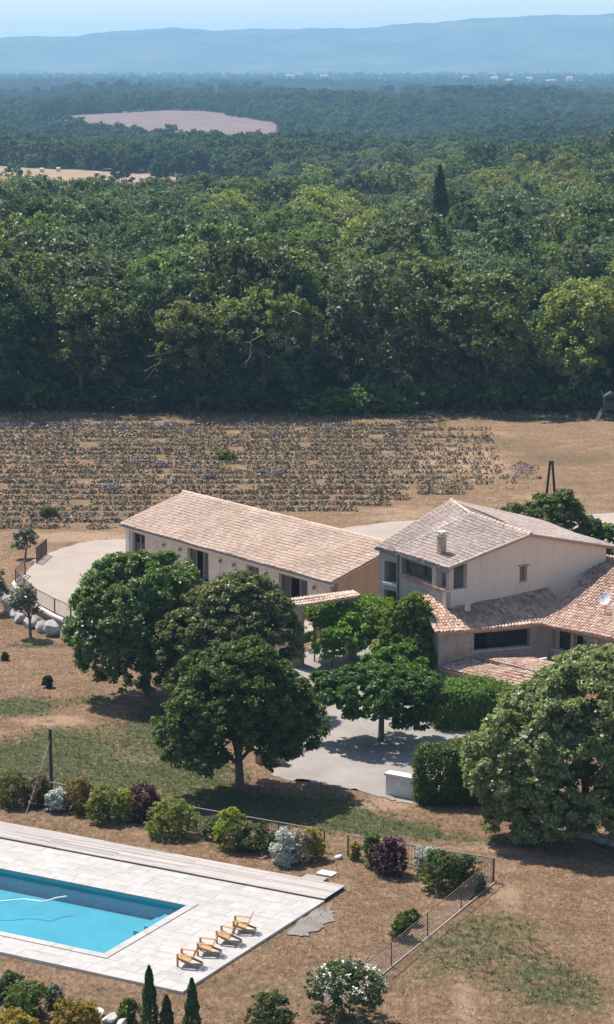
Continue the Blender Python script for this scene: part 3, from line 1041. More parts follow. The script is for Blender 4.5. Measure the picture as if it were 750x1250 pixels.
def glazed(parent, at, s0, s1, z0, z1, leafs=2, setback=.5, glass=True, fm='frame', open_leaf=None):
    """a window or door: frame bars round each leaf and a pane in it"""
    w_ = (s1 - s0) / leafs
    fr = MB()
    fr.beam(at(s0, z0 + .03, setback), at(s1, z0 + .03, setback), .08, .06)
    fr.beam(at(s0, z1 - .03, setback), at(s1, z1 - .03, setback), .08, .06)
    for k in range(leafs + 1):
        x = min(max(s0 + k * w_, s0 + .035), s1 - .035)
        fr.beam(at(x, z0 + .06, setback), at(x, z1 - .06, setback), .07, .08)
    f = fr.build('window_frame', fm, parent)
    for k in range(leafs):
        if open_leaf == k:
            continue
        a, c = s0 + k * w_ + .07, s0 + (k + 1) * w_ - .07
        g = MB()
        if glass:
            g.hexa([at(a, z0 + .06, setback - .02), at(c, z0 + .06, setback - .02), at(c, z0 + .06, setback + .02), at(a, z0 + .06, setback + .02),
                    at(a, z1 - .06, setback - .02), at(c, z1 - .06, setback - .02), at(c, z1 - .06, setback + .02), at(a, z1 - .06, setback + .02)])
            g.build('pane', 'glass', f)
    return f


# ---------------------------------------------------------------- long annex
ann = thing('long_annex', 'long low annex with a pale tiled gable roof beside the gravel terrace', 'building', (-6.5, 168.4, .55))
AA, AB = np.array([-14.59, 179.11]), np.array([1.70, 157.63])
ad = (AB - AA) / np.linalg.norm(AB - AA)
an = np.array([-ad[1], ad[0]])
ZE = 3.4
# walls stand .35 m inside the eave line
W0 = AA + ad * .3 + an * .38
W1 = AB - ad * .25 + an * .38
W2 = AB - ad * .25 + an * 11.62
W3 = AA + ad * .3 + an * 11.62
LW = np.linalg.norm(W1 - W0)
ops = [(.75, 2.6, .75, 2.95), (8.4, 11.2, .62, 2.95), (16.0, 17.6, .62, 2.9), (20.0, 23.4, .62, 2.95)]
o, at, *_ = wall('front_wall', 'stone_pale', ann, W0, W1, .3, 3.32, ops)
for (s0, s1, z0, z1) in ops:
    glazed(ann, at, s0 + .05, s1 - .05, z0 + .02, z1 - .04, 3 if s1 - s0 > 2.7 else 2, .62, True, 'shutter', 1 if s1 - s0 > 2.7 else None)
gab = lambda off: (lambda s: 3.32 + 1.86 * (1 - abs(s + off - 6) / 6))
wall('gable_wall', 'plaster_orange', ann, W1, W2, .3, 3.32, (), ztop=gab(.38))
wall('gable_wall', 'stone_pale', ann, W3, W0, .3, 3.32, [(3.5, 5.5, .9, 2.9)], ztop=gab(.38))
wall('back_wall', 'stone_pale', ann, W2, W3, .3, 3.32)
inn = MB()
i0, i1 = W0 + an * 5, W1 + an * 5
inn.beam((*i0, 1.8), (*i1, 1.8), .2, 2.9)
inn.build('inner_wall', 'inner', ann)
fl = MB()
fl.hexa([(*(W0 + an * .36), .3), (*(W1 + an * .36), .3), (*(W2 - an * .36), .3), (*(W3 - an * .36), .3), (*(W0 + an * .36), .61), (*(W1 + an * .36), .61), (*(W2 - an * .36), .61), (*(W3 - an * .36), .61)])
fl.build('floor', 'inner', ann)
# pilaster at the free corner, cornice under the eave, wall lamps
MB().box((*(W0 + ad * .25 - an * .05), 1.85), (.5, .12, 2.9), math.atan2(ad[1], ad[0])).build('pilaster', 'coping', ann)
cn = MB()
cn.beam((*(W0 - an * .09 - ad * .05), 3.2), (*(W1 - an * .09 + ad * .05), 3.2), .18, .22)
cn.build('cornice', 'coping', ann)
gt = MB()
gt.beam((*(AA - an * .02), 3.33), (*(AB - an * .02), 3.33), .11, .09)
gt.build('gutter', 'zinc', ann)
for s in (5.4, 7.6, 12.9, 14.6, 18.6, 24.3):
    q = W0 + ad * s
    l = MB().box((*(q - an * .1), 2.72), (.10, .2, .05), math.atan2(ad[1], ad[0]))
    l.box((*(q - an * .17), 2.62), (.16, .14, .2), math.atan2(ad[1], ad[0]))
    l.build('wall_lamp', 'zinc', ann)
E0, E1 = (*(AA), ZE), (*(AB), ZE)
R0, R1 = (*(AA + an * 6), ZE + 1.9), (*(AB + an * 6), ZE + 1.9)
B0, B1 = (*(AA + an * 12), ZE), (*(AB + an * 12), ZE)
tile_roof('roof_tiles', ann, E0, E1, R1, R0, 'tile_annex', .21, .36, 1)
tile_roof('roof_tiles', ann, B1, B0, R0, R1, 'tile_annex', .21, .36, 2)
ridge_tiles(ann, R0, R1, 'tile_annex', .14, seed=3)
MB().beam((*(AA + ad * .05 + an * .1), 3.3), (*(AA + ad * .05 + an * 5.95), 5.16), .08, .14).build('verge_board', 'coping', ann)

# ---------------------------------------------------------------- main house
H0 = np.array([8.98, 145.61])
gd = np.array([.858, .514])
hn = np.array([-.514, .858])
house = thing('stone_farmhouse', 'two storey plastered farmhouse with upper loggia, chimney and weathered tiled roof', 'house', (12.5, 151, 0))
A_ = H0 + gd * .12 + hn * .35           # gable left corner
B_ = H0 + gd * 13.0 + hn * .35          # gable right corner
Mx = np.array([5.84, 151.06]) + gd * .28
D_ = np.array([4.53, 152.42]) + gd * .3 - hn * .05
C_ = B_ + np.array([-.49, .872]) * 8.7
E_ = np.array([9.7, 157.4])
Lg = np.linalg.norm(B_ - A_)
zg = lambda s: 6.93 + 1.45 * (1 - abs(s + .12 - 6.55) / 6.55)
o, at, *_ = wall('gable_wall', 'plaster', house, A_, B_, 0, 6.93, [(0, 1.62, 5.45, 6.93), (5.78, 6.40, 5.38, 6.42)], .4, ztop=lambda s: zg(s))
# opening at the corner has to be closed above by the roof verge only: add lintel beam
MB().beam(at(0, 6.95, .5), at(1.75, 7.22, .5), .36, .2).build('lintel', 'coping', house)
MB().box(at(.42, 6.15, .5), (.34, .38, 1.4), math.atan2(gd[1], gd[0])).build('pillar', 'stone_pale', house)
wf = glazed(house, at, 5.82, 6.36, 5.42, 6.38, 1, .6, True, 'frame')
MB().beam(at(5.66, 6.47, -.03), at(6.52, 6.47, -.03), .12, .1).build('window_lintel', 'step_wood', house)
MB().beam(at(5.72, 5.33, -.04), at(6.46, 5.33, -.04), .14, .07).build('window_sill', 'coping', house)
# left face: front bay with parapet loggia, rear bay with two openings
o, at2, *_ = wall('loggia_wall', 'stone_grey', house, Mx, A_, 0, 6.75, [(.35, 5.95, 5.35, 6.62)], .35)
cp = MB()
for k in range(26):
    s = .3 + k * .222
    cp.tube([at2(s, 5.43, -.35), at2(s, 5.50, .15), at2(s, 5.46, 1.2)], [.105, .10, .10], 6)
cpo = cp.build('parapet_tiles', 'tile_low', house)
cpo['kind'] = 'stuff'
MB().box(at2(4.55, 6.1, .5), (.5, .42, 1.5), math.atan2(gd[1], gd[0])).build('pillar', 'stone_pale', house)
o, at3, *_ = wall('stair_wall', 'stone_grey', house, D_, Mx, 0, 6.7, [(.5, 1.62, 4.75, 6.15), (.5, 1.62, 3.0, 4.2)], .4)
MB().beam(at3(.4, 4.62, -.05), at3(1.75, 4.62, -.05), .2, .18).build('string_course', 'coping', house)
MB().tube([at2(-.02, 6.8, -.15), at2(-.02, 5, -.15), at2(-.02, .1, -.15)], [.06, .06, .06], 8).build('downpipe', 'zinc', house)
wall('back_wall', 'stone_grey', house, E_, D_, 0, 6.7, (), .3)
wall('back_wall', 'stone_grey', house, C_, E_, 0, 6.9, (), .3)
wall('right_wall', 'plaster', house, B_, C_, 0, 6.85, (), .3)
# loggia floor and inner walls
ff = MB()
ff.hexa([(*(A_ + gd * .36 + hn * .41), 4.95), (*(A_ + gd * 3.4 + hn * .41), 4.95), (*(Mx + gd * 3.4), 4.95), (*(Mx + gd * .36), 4.95),
         (*(A_ + gd * .36 + hn * .41), 5.12), (*(A_ + gd * 3.4 + hn * .41), 5.12), (*(Mx + gd * 3.4), 5.12), (*(Mx + gd * .36), 5.12)])
ff.build('loggia_floor', 'inner', house)
iw = MB()
iw.beam((*(A_ + gd * 2.3 + hn * .42), 5.98), (*(Mx + gd * 2.3 - hn * .1), 5.98), .14, 1.7)
iw.beam((*(D_ + gd * 2.2 + hn * .1), 4.6), (*(Mx + gd * 2.0), 4.6), .14, 3.6)
iw.build('inner_wall', 'inner', house)
# the roof
eM, eR = np.array([5.84, 151.06, 7.0]), np.array([8.98, 145.61, 7.0])
eL = np.array([4.53, 152.42, 7.0])
rF, rD, rB = np.array([14.55, 149.06, 8.5]), np.array([10.98, 153.74, 9.0]), np.array([9.9, 157.69, 9.2])
kR, kB = np.array([20.35, 152.42, 7.0]), np.array([16.0, 160.3, 7.3])
tile_roof('roof_tiles', house, eM, eR, rF, rD, 'tile_old', .21, .36, 11)
tile_roof('roof_tiles', house, eL, eM + np.array([.12, -.2, -.13]), rD + np.array([.12, -.2, -.10]), rB, 'tile_old', .21, .36, 12)
tile_roof('roof_tiles', house, kR, kB, rB, rF, 'tile_old', .21, .36, 13)
ridge_tiles(house, rF, rD, 'tile_annex', .14, seed=4)
ridge_tiles(house, rD, rB, 'tile_annex', .14, seed=5)
ridge_tiles(house, eM + np.array([0, 0, .04]), rD, 'tile_annex', .09, 'verge_tiles', 6, .08)
ridge_tiles(house, eR, rF, 'tile_annex', .11, 'verge_tiles', 7, .06)
ridge_tiles(house, kR, rF, 'tile_annex', .11, 'verge_tiles', 8, .06)
fb = MB()
fb.beam(eM + np.array([-.03, -.02, -.10]), eR + np.array([-.03, -.02, -.10]), .12, .1)
fb.beam(eL + np.array([-.03, -.02, -.10]), eM + np.array([-.08, .06, -.24]), .12, .1)
fb.build('gutter', 'zinc', house)
# chimney on the eave
cx_, cy_ = 8.72, 148.25
chim = MB().box((cx_, cy_, 7.75), (.44, .42, 1.7), math.atan2(gd[1], gd[0])).build('chimney', 'stone_pink', house)
cpm = MB()
cpm.box((cx_, cy_, 8.63), (.56, .54, .08), math.atan2(gd[1], gd[0]))
for dx, dy in ((-.15, -.14), (.15, -.14), (.15, .14), (-.15, .14)):
    cpm.box((cx_ + dx, cy_ + dy, 8.74), (.12, .12, .15))
cpm.box((cx_, cy_, 8.86), (.56, .54, .09), math.atan2(gd[1], gd[0]))
cpm.build('chimney_cap', 'coping', chim)

# ---------------------------------------------------------------- lower wing
wing = thing('low_wing', 'low wing with red tiled roofs and a dark open loggia in front of the farmhouse', 'house', (13, 144, 0))
eA0, eA1 = np.array([8.19, 143.0]), np.array([14.93, 145.4])
da = (eA1 - eA0) / np.linalg.norm(eA1 - eA0)
na = np.array([-da[1], da[0]])
eB1 = np.array([21.4, 139.0])
db = (eB1 - eA1) / np.linalg.norm(eB1 - eA1)
nb_ = np.array([-db[1], db[0]])


def up3(p, n_, dist, z, g):
    q = p + n_ * dist
    return (q[0], q[1], z + dist * g)


tA = na * 4.55 + np.array([.42, .1])
pA1 = eA1 + da * 2.5
tile_roof('roof_tiles', wing, (*eA0, 3.4), (*pA1, 3.4), (*(pA1 + na * 4.55), 3.4 + 4.55 * .3), (*(eA0 + tA), 3.4 + 4.55 * .3), 'tile_low', .23, .36, 21)
pB0 = eA1 - db * 4.2
tile_roof('roof_tiles', wing, (*(eA1 + db * .02), 3.4), (*eB1, 3.4), up3(eB1 + db * .5, nb_, 9.5, 3.4, .29), up3(eA1 - db * 2.6, nb_, 9.5, 3.4, .29), 'tile_low', .23, .36, 22)
ridge_tiles(wing, (*eA0, 3.42), (*(eA0 + tA), 3.42 + 4.55 * .3), 'tile_low', .12, 'verge_tiles', 23, .05)
wA0, wA1 = eA0 + da * .22 + na * .3, eA1 + da * -.0 + na * .3
o, atA, *_ = wall('front_wall', 'stone_pink', wing, wA0, wA1, 0, 3.28, [(2.45, 6.35, 1.85, 3.1)], .45)
LA = np.linalg.norm(wA1 - wA0)
wall('side_wall', 'stone_grey', wing, wA0 + na * 4.1 + np.array([.2, 0]), wA0, 0, 3.5, (), .4, ztop=lambda s: 3.3 + 1.15 * (1 - s / 4.1))
MB().beam(atA(2.3, 1.88, .5), atA(6.4, 1.88, .5), .52, .08).build('parapet_coping', 'coping', wing)
MB().beam(atA(0, 3.33, -.1), atA(LA, 3.33, -.1), .12, .12).build('fascia', 'step_wood', wing)
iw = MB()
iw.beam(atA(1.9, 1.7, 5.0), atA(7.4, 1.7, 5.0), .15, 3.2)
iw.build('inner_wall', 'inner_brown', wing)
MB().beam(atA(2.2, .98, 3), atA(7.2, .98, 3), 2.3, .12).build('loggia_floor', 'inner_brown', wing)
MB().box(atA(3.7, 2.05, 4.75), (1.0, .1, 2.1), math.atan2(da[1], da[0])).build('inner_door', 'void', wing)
wB0, wB1 = eA1 + db * .25 + nb_ * .45, eB1 + nb_ * .45
o, atB, *_ = wall('front_wall', 'stone_pink', wing, wB0, wB1, 0, 3.3, [(.35, 1.85, 1.75, 3.1), (2.1, 4.0, .95, 3.1)], .4)
glazed(wing, atB, 2.14, 3.96, 1.0, 3.06, 2, .5, True, 'frame')
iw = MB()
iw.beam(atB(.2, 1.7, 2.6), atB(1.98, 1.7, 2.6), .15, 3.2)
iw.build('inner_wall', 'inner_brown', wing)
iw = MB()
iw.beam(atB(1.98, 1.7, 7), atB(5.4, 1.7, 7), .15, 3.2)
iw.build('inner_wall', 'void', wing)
MB().beam(atB(.3, 1.78, .45), atB(1.9, 1.78, .45), .48, .08).build('parapet_coping', 'coping', wing)
MB().beam(atB(0, 3.33, -.12), atB(8.5, 3.33, -.12), .12, .1).build('fascia', 'frame', wing)
# lean-to roof at the foot of the wing
c0, c1 = np.array([8.33, 143.03]), np.array([15.6, 135.6])
dc = (c1 - c0) / np.linalg.norm(c1 - c0)
nc_ = np.array([-dc[1], dc[0]])
tile_roof('roof_tiles', wing, (*(c0 + dc * .1), 1.1), (*c1, 1.1), up3(c1, nc_, 2.1, 1.1, .16), up3(c0 + dc * .1, nc_, 2.1, 1.1, .16), 'tile_low', .23, .36, 31)
tile_roof('roof_tiles', wing, up3(c0 + dc * 2.0, nc_, 2.15, 1.36, .1), up3(c1, nc_, 2.15, 1.36, .1), up3(c1, nc_, 4.2, 1.36, .1), up3(c0 + dc * 4.2, nc_, 4.2, 1.36, .1), 'tile_low', .23, .36, 32)
wall('lean_to_wall', 'stone_pink', wing, c0 + dc * .1 + nc_ * .2, c1 + nc_ * .2, 0, 1.0, (), .3)
q0, q1 = c0 + dc * 3.3 + nc_ * 2.12, c0 + dc * 9.5 + nc_ * 2.12
MB().beam((*q0, 1.5), (*q1, 1.5), .22, .2).build('terrace_coping', 'coping', wing)
q2 = q0 + dc * .3 + na * 0
MB().beam((*(c0 + dc * 3.2 + nc_ * 2.2), 1.5), (*(c0 + dc * 3.2 + nc_ * 2.2 + da * 3.2), 1.62), .22, .2).build('terrace_coping', 'coping', wing)
# roof vent
vt = MB().box((10.25, 145.55, 4.5), (.3, .3, .5), .3)
vt.build('roof_vent', 'coping', wing)
MB().box((10.25, 145.55, 4.79), (.46, .46, .09), .3).build('vent_cap', 'coping', wing)
# wall stub and satellite dish
MB().box((19.55, 143.0, 2.65), (.5, .6, 5.2), .4).build('end_pier', 'plaster', wing)
dish = thing('satellite_dish', 'small pale satellite dish on the red tiled roof of the wing', 'dish', (18.98, 144.9, 4.55))
dm = MB()
dn = Vector((-.55, -.72, .42)).normalized()
da_ = dn.cross(Vector((0, 0, 1))).normalized()
dbv = da_.cross(dn)
cen = Vector((0, 0, .62))
ringp = []
for k in range(4):
    rr_ = .13 * k
    for j in range(12):
        t_ = 2 * math.pi * j / 12
        dm.v.append(tuple(cen + da_ * math.cos(t_) * rr_ + dbv * math.sin(t_) * rr_ * 1.1 + dn * (rr_ ** 2 * .45)))
for k in range(3):
    for j in range(12):
        dm.f.append((k * 12 + j, k * 12 + (j + 1) % 12, (k + 1) * 12 + (j + 1) % 12, (k + 1) * 12 + j))
dm.build('reflector', 'white_metal', dish, True, local=True)
MB().tube([(0, 0, -.35), (0, 0, .45), cen - dn * .04], [.03, .03, .03], 6).build('mast', 'zinc', dish, local=True)
MB().tube([cen - dbv * .38, cen + dn * .4], [.012, .012], 5).box(cen + dn * .42, (.08, .08, .08)).build('feed_arm', 'zinc', dish, local=True)

# ---------------------------------------------------------------- gateway, low walls
gate = thing('tiled_gateway', 'brick gateway pier with a narrow tiled canopy between annex and farmhouse', 'gateway', (0, 147.2, 0))
gA, gB = np.array([-1.15, 147.3]), np.array([3.4, 150.2])
gdv = (gB - gA) / np.linalg.norm(gB - gA)
gnv = np.array([-gdv[1], gdv[0]])
MB().box((*(gA + gdv * .62 + gnv * .3), 2.0), (.95, .8, 4.0), math.atan2(gdv[1], gdv[0])).build('pier', 'stone_pink', gate)
MB().box((*(gB - gdv * .5 + gnv * .3), 2.0), (.7, .7, 4.0), math.atan2(gdv[1], gdv[0])).build('pier', 'stone_pale', gate)
MB().beam((*(gA + gdv * .1 + gnv * .3), 4.08), (*(gB + gnv * .3), 4.08), .3, .16).build('beam', 'coping', gate)
tile_roof('canopy_tiles', gate, (*(gA - gnv * .25), 4.18), (*(gB - gnv * .25), 4.18), (*(gB + gnv * .65), 4.4), (*(gA + gnv * .65), 4.4), 'tile_annex', .23, .36, 41)
MB().beam((*(gA + gdv * .6), 3.1), (*(gB - gdv * .5), 3.3), .05, .05).build('tie_rod', 'rusty', gate)
MB().beam((*(gA + gdv * 1.1 + gnv * .2), 1.1), (*(gA + gdv * 1.1 + gnv * 3.5), 1.1), .3, 2.2).build('side_wall', 'stone_pink', gate)

lw = thing('low_stone_wall', 'low white stone wall with a flat coping between courtyard and ivy hedge', 'wall', (5, 120, 0))
wall('wall_body', 'white_wall', lw, (4.22, 120.25), (6.6, 118.75), 0, 1.1, (), .5)
MB().beam((4.3, 120.5, 1.16), (6.7, 118.98, 1.16), .64, .12).build('coping_slab', 'rock_white', lw)
lw2 = thing('low_stone_wall', 'low pinkish stone wall half hidden behind the dark round garden tree', 'wall', (-2, 125, 0))
wall('wall_body', 'stone_pink', lw2, (-2.9, 126.05), (-1.3, 125.5), 0, .8, (), .5)
MB().beam((-2.95, 126.35, .84), (-1.25, 125.76, .84), .6, .08).build('coping_slab', 'stone_pink', lw2)
ed = MB()
ep = [(11.5, 115.2), (12.3, 114.4), (13.12, 113.7), (14.28, 112.9), (15.44, 111.7), (17, 110.3), (19, 109)]
for p, q in zip(ep[:-1], ep[1:]):
    ed.beam((*p, .09), (*q, .09), .28, .22)
tag(ed.build('garden_edging', 'boulder'), 'pale curved stone edging under the silvery tree', 'edging')
kb = MB()
kb.beam((8.98, 106.4, .02), (2.0, 92.3, .02), .06, .05)
tag(kb.build('fence_kerb', 'step_wood'), 'thin concrete kerb under the wire fence across the dry lawn', 'kerb')

# retaining edge and boulders of the terrace
te = MB()
tp = TER[1:9]
for p, q in zip(tp[:-1], tp[1:]):
    te.beam((p[0], p[1], .58), (q[0], q[1], .58), .32, .16)
te.beam((-21.9, 170.4, .58), (-21.42, 172.99, .58), .32, .16)
tag(te.build('terrace_kerb', 'coping'), 'pale kerb curving round the gravel terrace edge', 'kerb')


def rock(name, loc, size, seed, mat, label, group=None, cat='boulder'):
    import bmesh
    r = random.Random(seed)
    bm = bmesh.new()
    bmesh.ops.create_icosphere(bm, subdivisions=3, radius=1)
    planes = [(Vector((r.gauss(0, 1), r.gauss(0, 1), r.gauss(0, 1))).normalized(), r.uniform(.55, .85)) for _ in range(9)]
    for v in bm.verts:
        for n_, d_ in planes:
            e = v.co.dot(n_) - d_
            if e > 0:
                v.co -= n_ * e * .92
        v.co += Vector((r.gauss(0, .015), r.gauss(0, .015), r.gauss(0, .015)))
        v.co = Vector((v.co.x * size[0], v.co.y * size[1], v.co.z * size[2]))
    me_ = bpy.data.meshes.new(name)
    bm.to_mesh(me_)
    bm.free()
    o_ = link(name, me_, mat, None, (loc[0], loc[1], size[2] * .5))
    o_.rotation_euler = (0, 0, r.uniform(0, 6))
    return tag(o_, label, cat, group)


BO = [(-22.3, 168.6, .7), (-22.2, 166.6, .6), (-21.6, 165.2, .75), (-21.2, 163.4, .7), (-20.6, 161.9, .8), (-20.2, 160.2, .7), (-19.2, 158.9, .85), (-18.4, 157.6, .75), (-17.5, 156.5, .95), (-16.4, 155.4, .95), (-15.3, 154.4, .8), (-21.9, 172.2, .5), (-21.6, 174.8, .5), (-21.2, 178.6, .6), (-20.6, 182, .55), (-14.2, 153.6, .8)]
for k, (x, y, s) in enumerate(BO):
    s *= .85
    rock('boulder', (x, y), (s * random.uniform(.85, 1.1), s * random.uniform(.8, 1), s * random.uniform(.75, 1.0)), k, 'boulder', 'grey white boulder holding up the edge of the gravel terrace', 'boulders along the terrace edge')
for k, (x, y, s) in enumerate([(-8.57, 90.3, .32), (-8.0, 89.85, .34), (-7.5, 89.35, .3), (-10.6, 91.5, .25), (-10.2, 90.7, .22)]):
    rock('garden_rock', (x, y), (s * 1.2, s * .9, s * .7), 50 + k, 'rock_white', 'white rock lying among the flowering shrubs below the pool', 'white rocks in the shrub bed', 'rock')
rock('kerb_stone', (1.55, 109.9), (.28, .2, .16), 71, 'rock_white', 'pale stone at the foot of the garden gate post', None, 'rock')

# ---------------------------------------------------------------- fences and poles
PK = MB().box((0, 0, .48), (.016, .016, .93)).mesh('picket')


def fence(name, label, pts, h, mat, rail, bay=2.4, picket=.15, wires=0, cat='fence', z0=0.0, pr=.03, toprail=.05):
    t_ = thing(name, label, cat, (pts[0][0], pts[0][1], z0))
    off = WL[t_]
    for (a, b_) in zip(pts[:-1], pts[1:]):
        a, b_ = np.array(a), np.array(b_)
        L = np.linalg.norm(b_ - a)
        d = (b_ - a) / L
        n = max(1, round(L / bay))
        for k in range(n + (1 if (b_ == np.array(pts[-1])).all() else 0)):
            q = a + d * L * k / n
            MB().box((q[0], q[1], z0 + h / 2 - .05), (pr * 2, pr * 2, h + .1), math.atan2(d[1], d[0])).build('post', mat, t_)
        MB().beam((*a, z0 + h - .02), (*b_, z0 + h - .02), toprail, toprail).build('top_rail', rail, t_)
        if picket:
            MB().beam((*a, z0 + .12), (*b_, z0 + .12), .03, .03).build('bottom_rail', mat, t_)
            for k in range(int(L / picket)):
                q = a + d * (k + .5) * picket
                o_ = link('picket', PK, mat, t_, (q[0] - off[0], q[1] - off[1], 0))
                o_.scale = (1, 1, h)
        for k in range(wires):
            z = z0 + .15 + (h - .3) * k / max(1, wires - 1)
            MB().beam((*a, z), (*b_, z), .006, .006).build('wire', 'wire', t_)
    return t_


fence('picket_fence', 'steel picket fence with a pale top rail behind the shrub border by the deck', [(-22, 123.55), (.86, 110.95)], 1.12, 'fence_steel', 'rail_steel', 2.6, .2)
fence('picket_fence', 'steel picket fence behind the plum coloured bush and rounded green shrubs', [(2.02, 110.2), (8.95, 106.75)], 1.12, 'rusty', 'rail_steel', 2.6, .16)
fence('wire_fence', 'light wire fence with thin posts crossing the dry lawn to the rose bush', [(8.9, 106.6), (1.9, 92.1)], 1.12, 'rusty', 'rusty', 3.7, 0, 7, pr=.02, toprail=.028)
TF_ = [(-20.97, 180.64), (-21.06, 176.89)]
fence('terrace_railing', 'short rusty steel railing panel at the far corner of the terrace', [(-20.6, 180.9), (-21.0, 177.6)], 1.3, 'rusty', 'rusty', 1.7, .08, z0=.6, pr=.04)
fence('terrace_railing', 'rusty steel mesh railing curving along the terrace edge above the boulders', [(-21.4, 173.4), (-21.75, 170.3), (-20.7, 166.9), (-19.4, 163.3), (-17.75, 160.2), (-16.4, 158.0), (-14.8, 156.1)], 1.15, 'rusty', 'rusty', 3.3, .18, 5, z0=.6, pr=.04)

pl = thing('short_utility_pole', 'short dark post with a guy wire on the green lawn', 'pole', (-13.74, 120.56, 0))
MB().tube([(0, 0, -.3), (0, 0, 3.55)], [.11, .085], 8).build('shaft', 'pole_wood', pl, True, local=True)
MB().tube([(0, 0, 3.0), (-.92, -4.5, .02)], [.014, .014], 5).build('guy_wire', 'wire', pl, local=True)
ap = thing('forked_utility_pole', 'dark wooden utility pole of two leaning legs rising behind the bush', 'pole', (18.45, 174, 0))
for sx in (-1, 1):
    MB().tube([(sx * .95, 0, -.3), (sx * .08, 0, 9.2)], [.12, .09], 8).build('leg', 'pole_wood', ap, True, local=True)
MB().box((0, 0, 9.15), (.36, .24, .26)).build('pole_cap', 'pole_wood', ap, local=True)
MB().box((0, 0, 5.0), (1.1, .12, .14)).build('cross_brace', 'pole_wood', ap, local=True)
fp = thing('power_pole', 'slim grey power pole with white insulators among the wood edge trees', 'pole', (-17.6, 281, 0))
MB().tube([(0, 0, -.6), (0, 0, 13.2)], [.16, .1], 8).build('shaft', 'dead_wood', fp, True, local=True)
MB().box((0, 0, 12.9), (1.5, .1, .12)).build('cross_arm', 'dead_wood', fp, local=True)
for k in (-1, 0, 1):
    MB().box((k * .65, 0, 13.15), (.12, .12, .4)).build('insulator', 'white_metal', fp, local=True)
pw = thing('power_line', 'thin pale power lines strung along the wood edge', 'wire', (-17.6, 281, 12.8))
for k in (-1, 0, 1):
    pts_, n = [], 14
    for j in range(n + 1):
        u = j / n
        pts_.append((k * .65 - u * 34, u * -3, .5 + k * .25 - 3.2 * u * (1 - u) * 1.2 - u * .4))
    MB().tube(pts_, [.018] * (n + 1), 4).build('wire', 'wire', pw, local=True)

# play tower at the edge of the wood
pt_ = thing('play_tower', 'dark garden play tower with green panel at the edge of the wood', 'play tower', (33.9, 258.6, 0))
for dx in (-.75, .75):
    for dy in (-.6, .6):
        MB().beam((dx * 1.05, dy * 1.05, -.1), (dx * .9, dy * .9, 2.6), .12, .12).build('post', 'pole_wood', pt_, local=True)
MB().box((0, 0, 1.25), (1.7, 1.4, .12)).build('platform', 'pole_wood', pt_, local=True)
MB().box((0, -.62, 1.75), (1.5, .06, .9)).build('front_panel', 'dark_canvas', pt_, local=True)
MB().box((-.74, 0, 1.9), (.06, 1.2, .7)).build('side_panel', 'slide_green', pt_, local=True)
MB().poly((-.95, -.75, 2.55), (.95, -.75, 2.55), (.0, -.75, 3.15)).poly((-.95, -.75, 2.55), (0, -.75, 3.15), (0, .75, 3.15), (-.95, .75, 2.55)).poly((.95, -.75, 2.55), (.95, .75, 2.55), (0, .75, 3.15), (0, -.75, 3.15)).build('roof', 'dark_canvas', pt_, local=True)
MB().beam((-.85, -.2, 1.25), (-1.55, -.9, .05), .5, .08).build('slide', 'dark_canvas', pt_, local=True)
MB().beam((-.7, -.6, 2.2), (-1.1, -.7, 3.3), .1, .1).build('outrigger', 'slide_green', pt_, local=True)


# ---------------------------------------------------------------- garden trees
def tree(name, label, loc, lobes, mat, trunk, clump, n_clump, per, leaf, seed, cat='tree', zmin=-.45, inner=.12, group=None, extra=None, aspect=.6):
    r = np.random.default_rng(seed)
    t_ = thing(name, label, cat, (loc[0], loc[1], 0), group)
    link('crown', quads_mesh('crown', crown(lobes, clump * .8, int(n_clump * 1.45), per, leaf, r, zmin, inner, aspect, clump * 1.6)), mat, t_)
    h0, h, r0 = trunk
    limb_mesh(h0, h, r0, lobes[:7], r).build('trunk', 'bark', t_, True, local=True)
    return t_


tree('lime_tree', 'rounded bright green tree nearest the terrace boulders', (-9.95, 140.8),
     [(-.5, 0, 4.9, 3.6, 3.5, 3.7), (-2.4, -.6, 4.2, 2.3, 2.4, 2.9), (1.7, -.6, 4.6, 2.4, 2.5, 3.2), (-.6, -1.6, 4.0, 2.8, 2.2, 3.0), (-1.6, .5, 6.3, 2.2, 2.2, 2.1), (.9, .3, 6.6, 2.2, 2.2, 2.2), (-.3, 1.8, 4.5, 2.8, 2.2, 3), (-1.8, -1.2, 2.6, 2.2, 2.0, 2.0), (.9, -1.6, 2.5, 2.3, 1.9, 1.9), (1.3, -1.3, 1.7, 1.8, 1.5, 1.5), (-.6, -1.5, 1.9, 2.0, 1.5, 1.4)],
     'lime', (1.4, 6, .22), .46, 1400, 52, .21, 101)
tree('lime_tree', 'pale green billowing tree between the bright round tree and the gateway', (-4.74, 137.5),
     [(.7, .2, 5.0, 3.0, 2.8, 3.0), (-2.3, -.6, 3.7, 2.2, 2.2, 2.5), (2.2, -.3, 4.2, 2.1, 2.2, 2.9), (.8, -1.6, 3.6, 2.5, 2.0, 2.6), (.5, .2, 6.4, 1.9, 1.9, 1.7), (-1.2, .6, 4.8, 2.0, 2.0, 2.4), (-1.4, -1.5, 2.4, 2.0, 1.7, 1.8), (1.4, -1.6, 2.4, 2.2, 1.7, 1.8)],
     'lime_pale', (1.4, 5.5, .2), .42, 1300, 52, .20, 102)
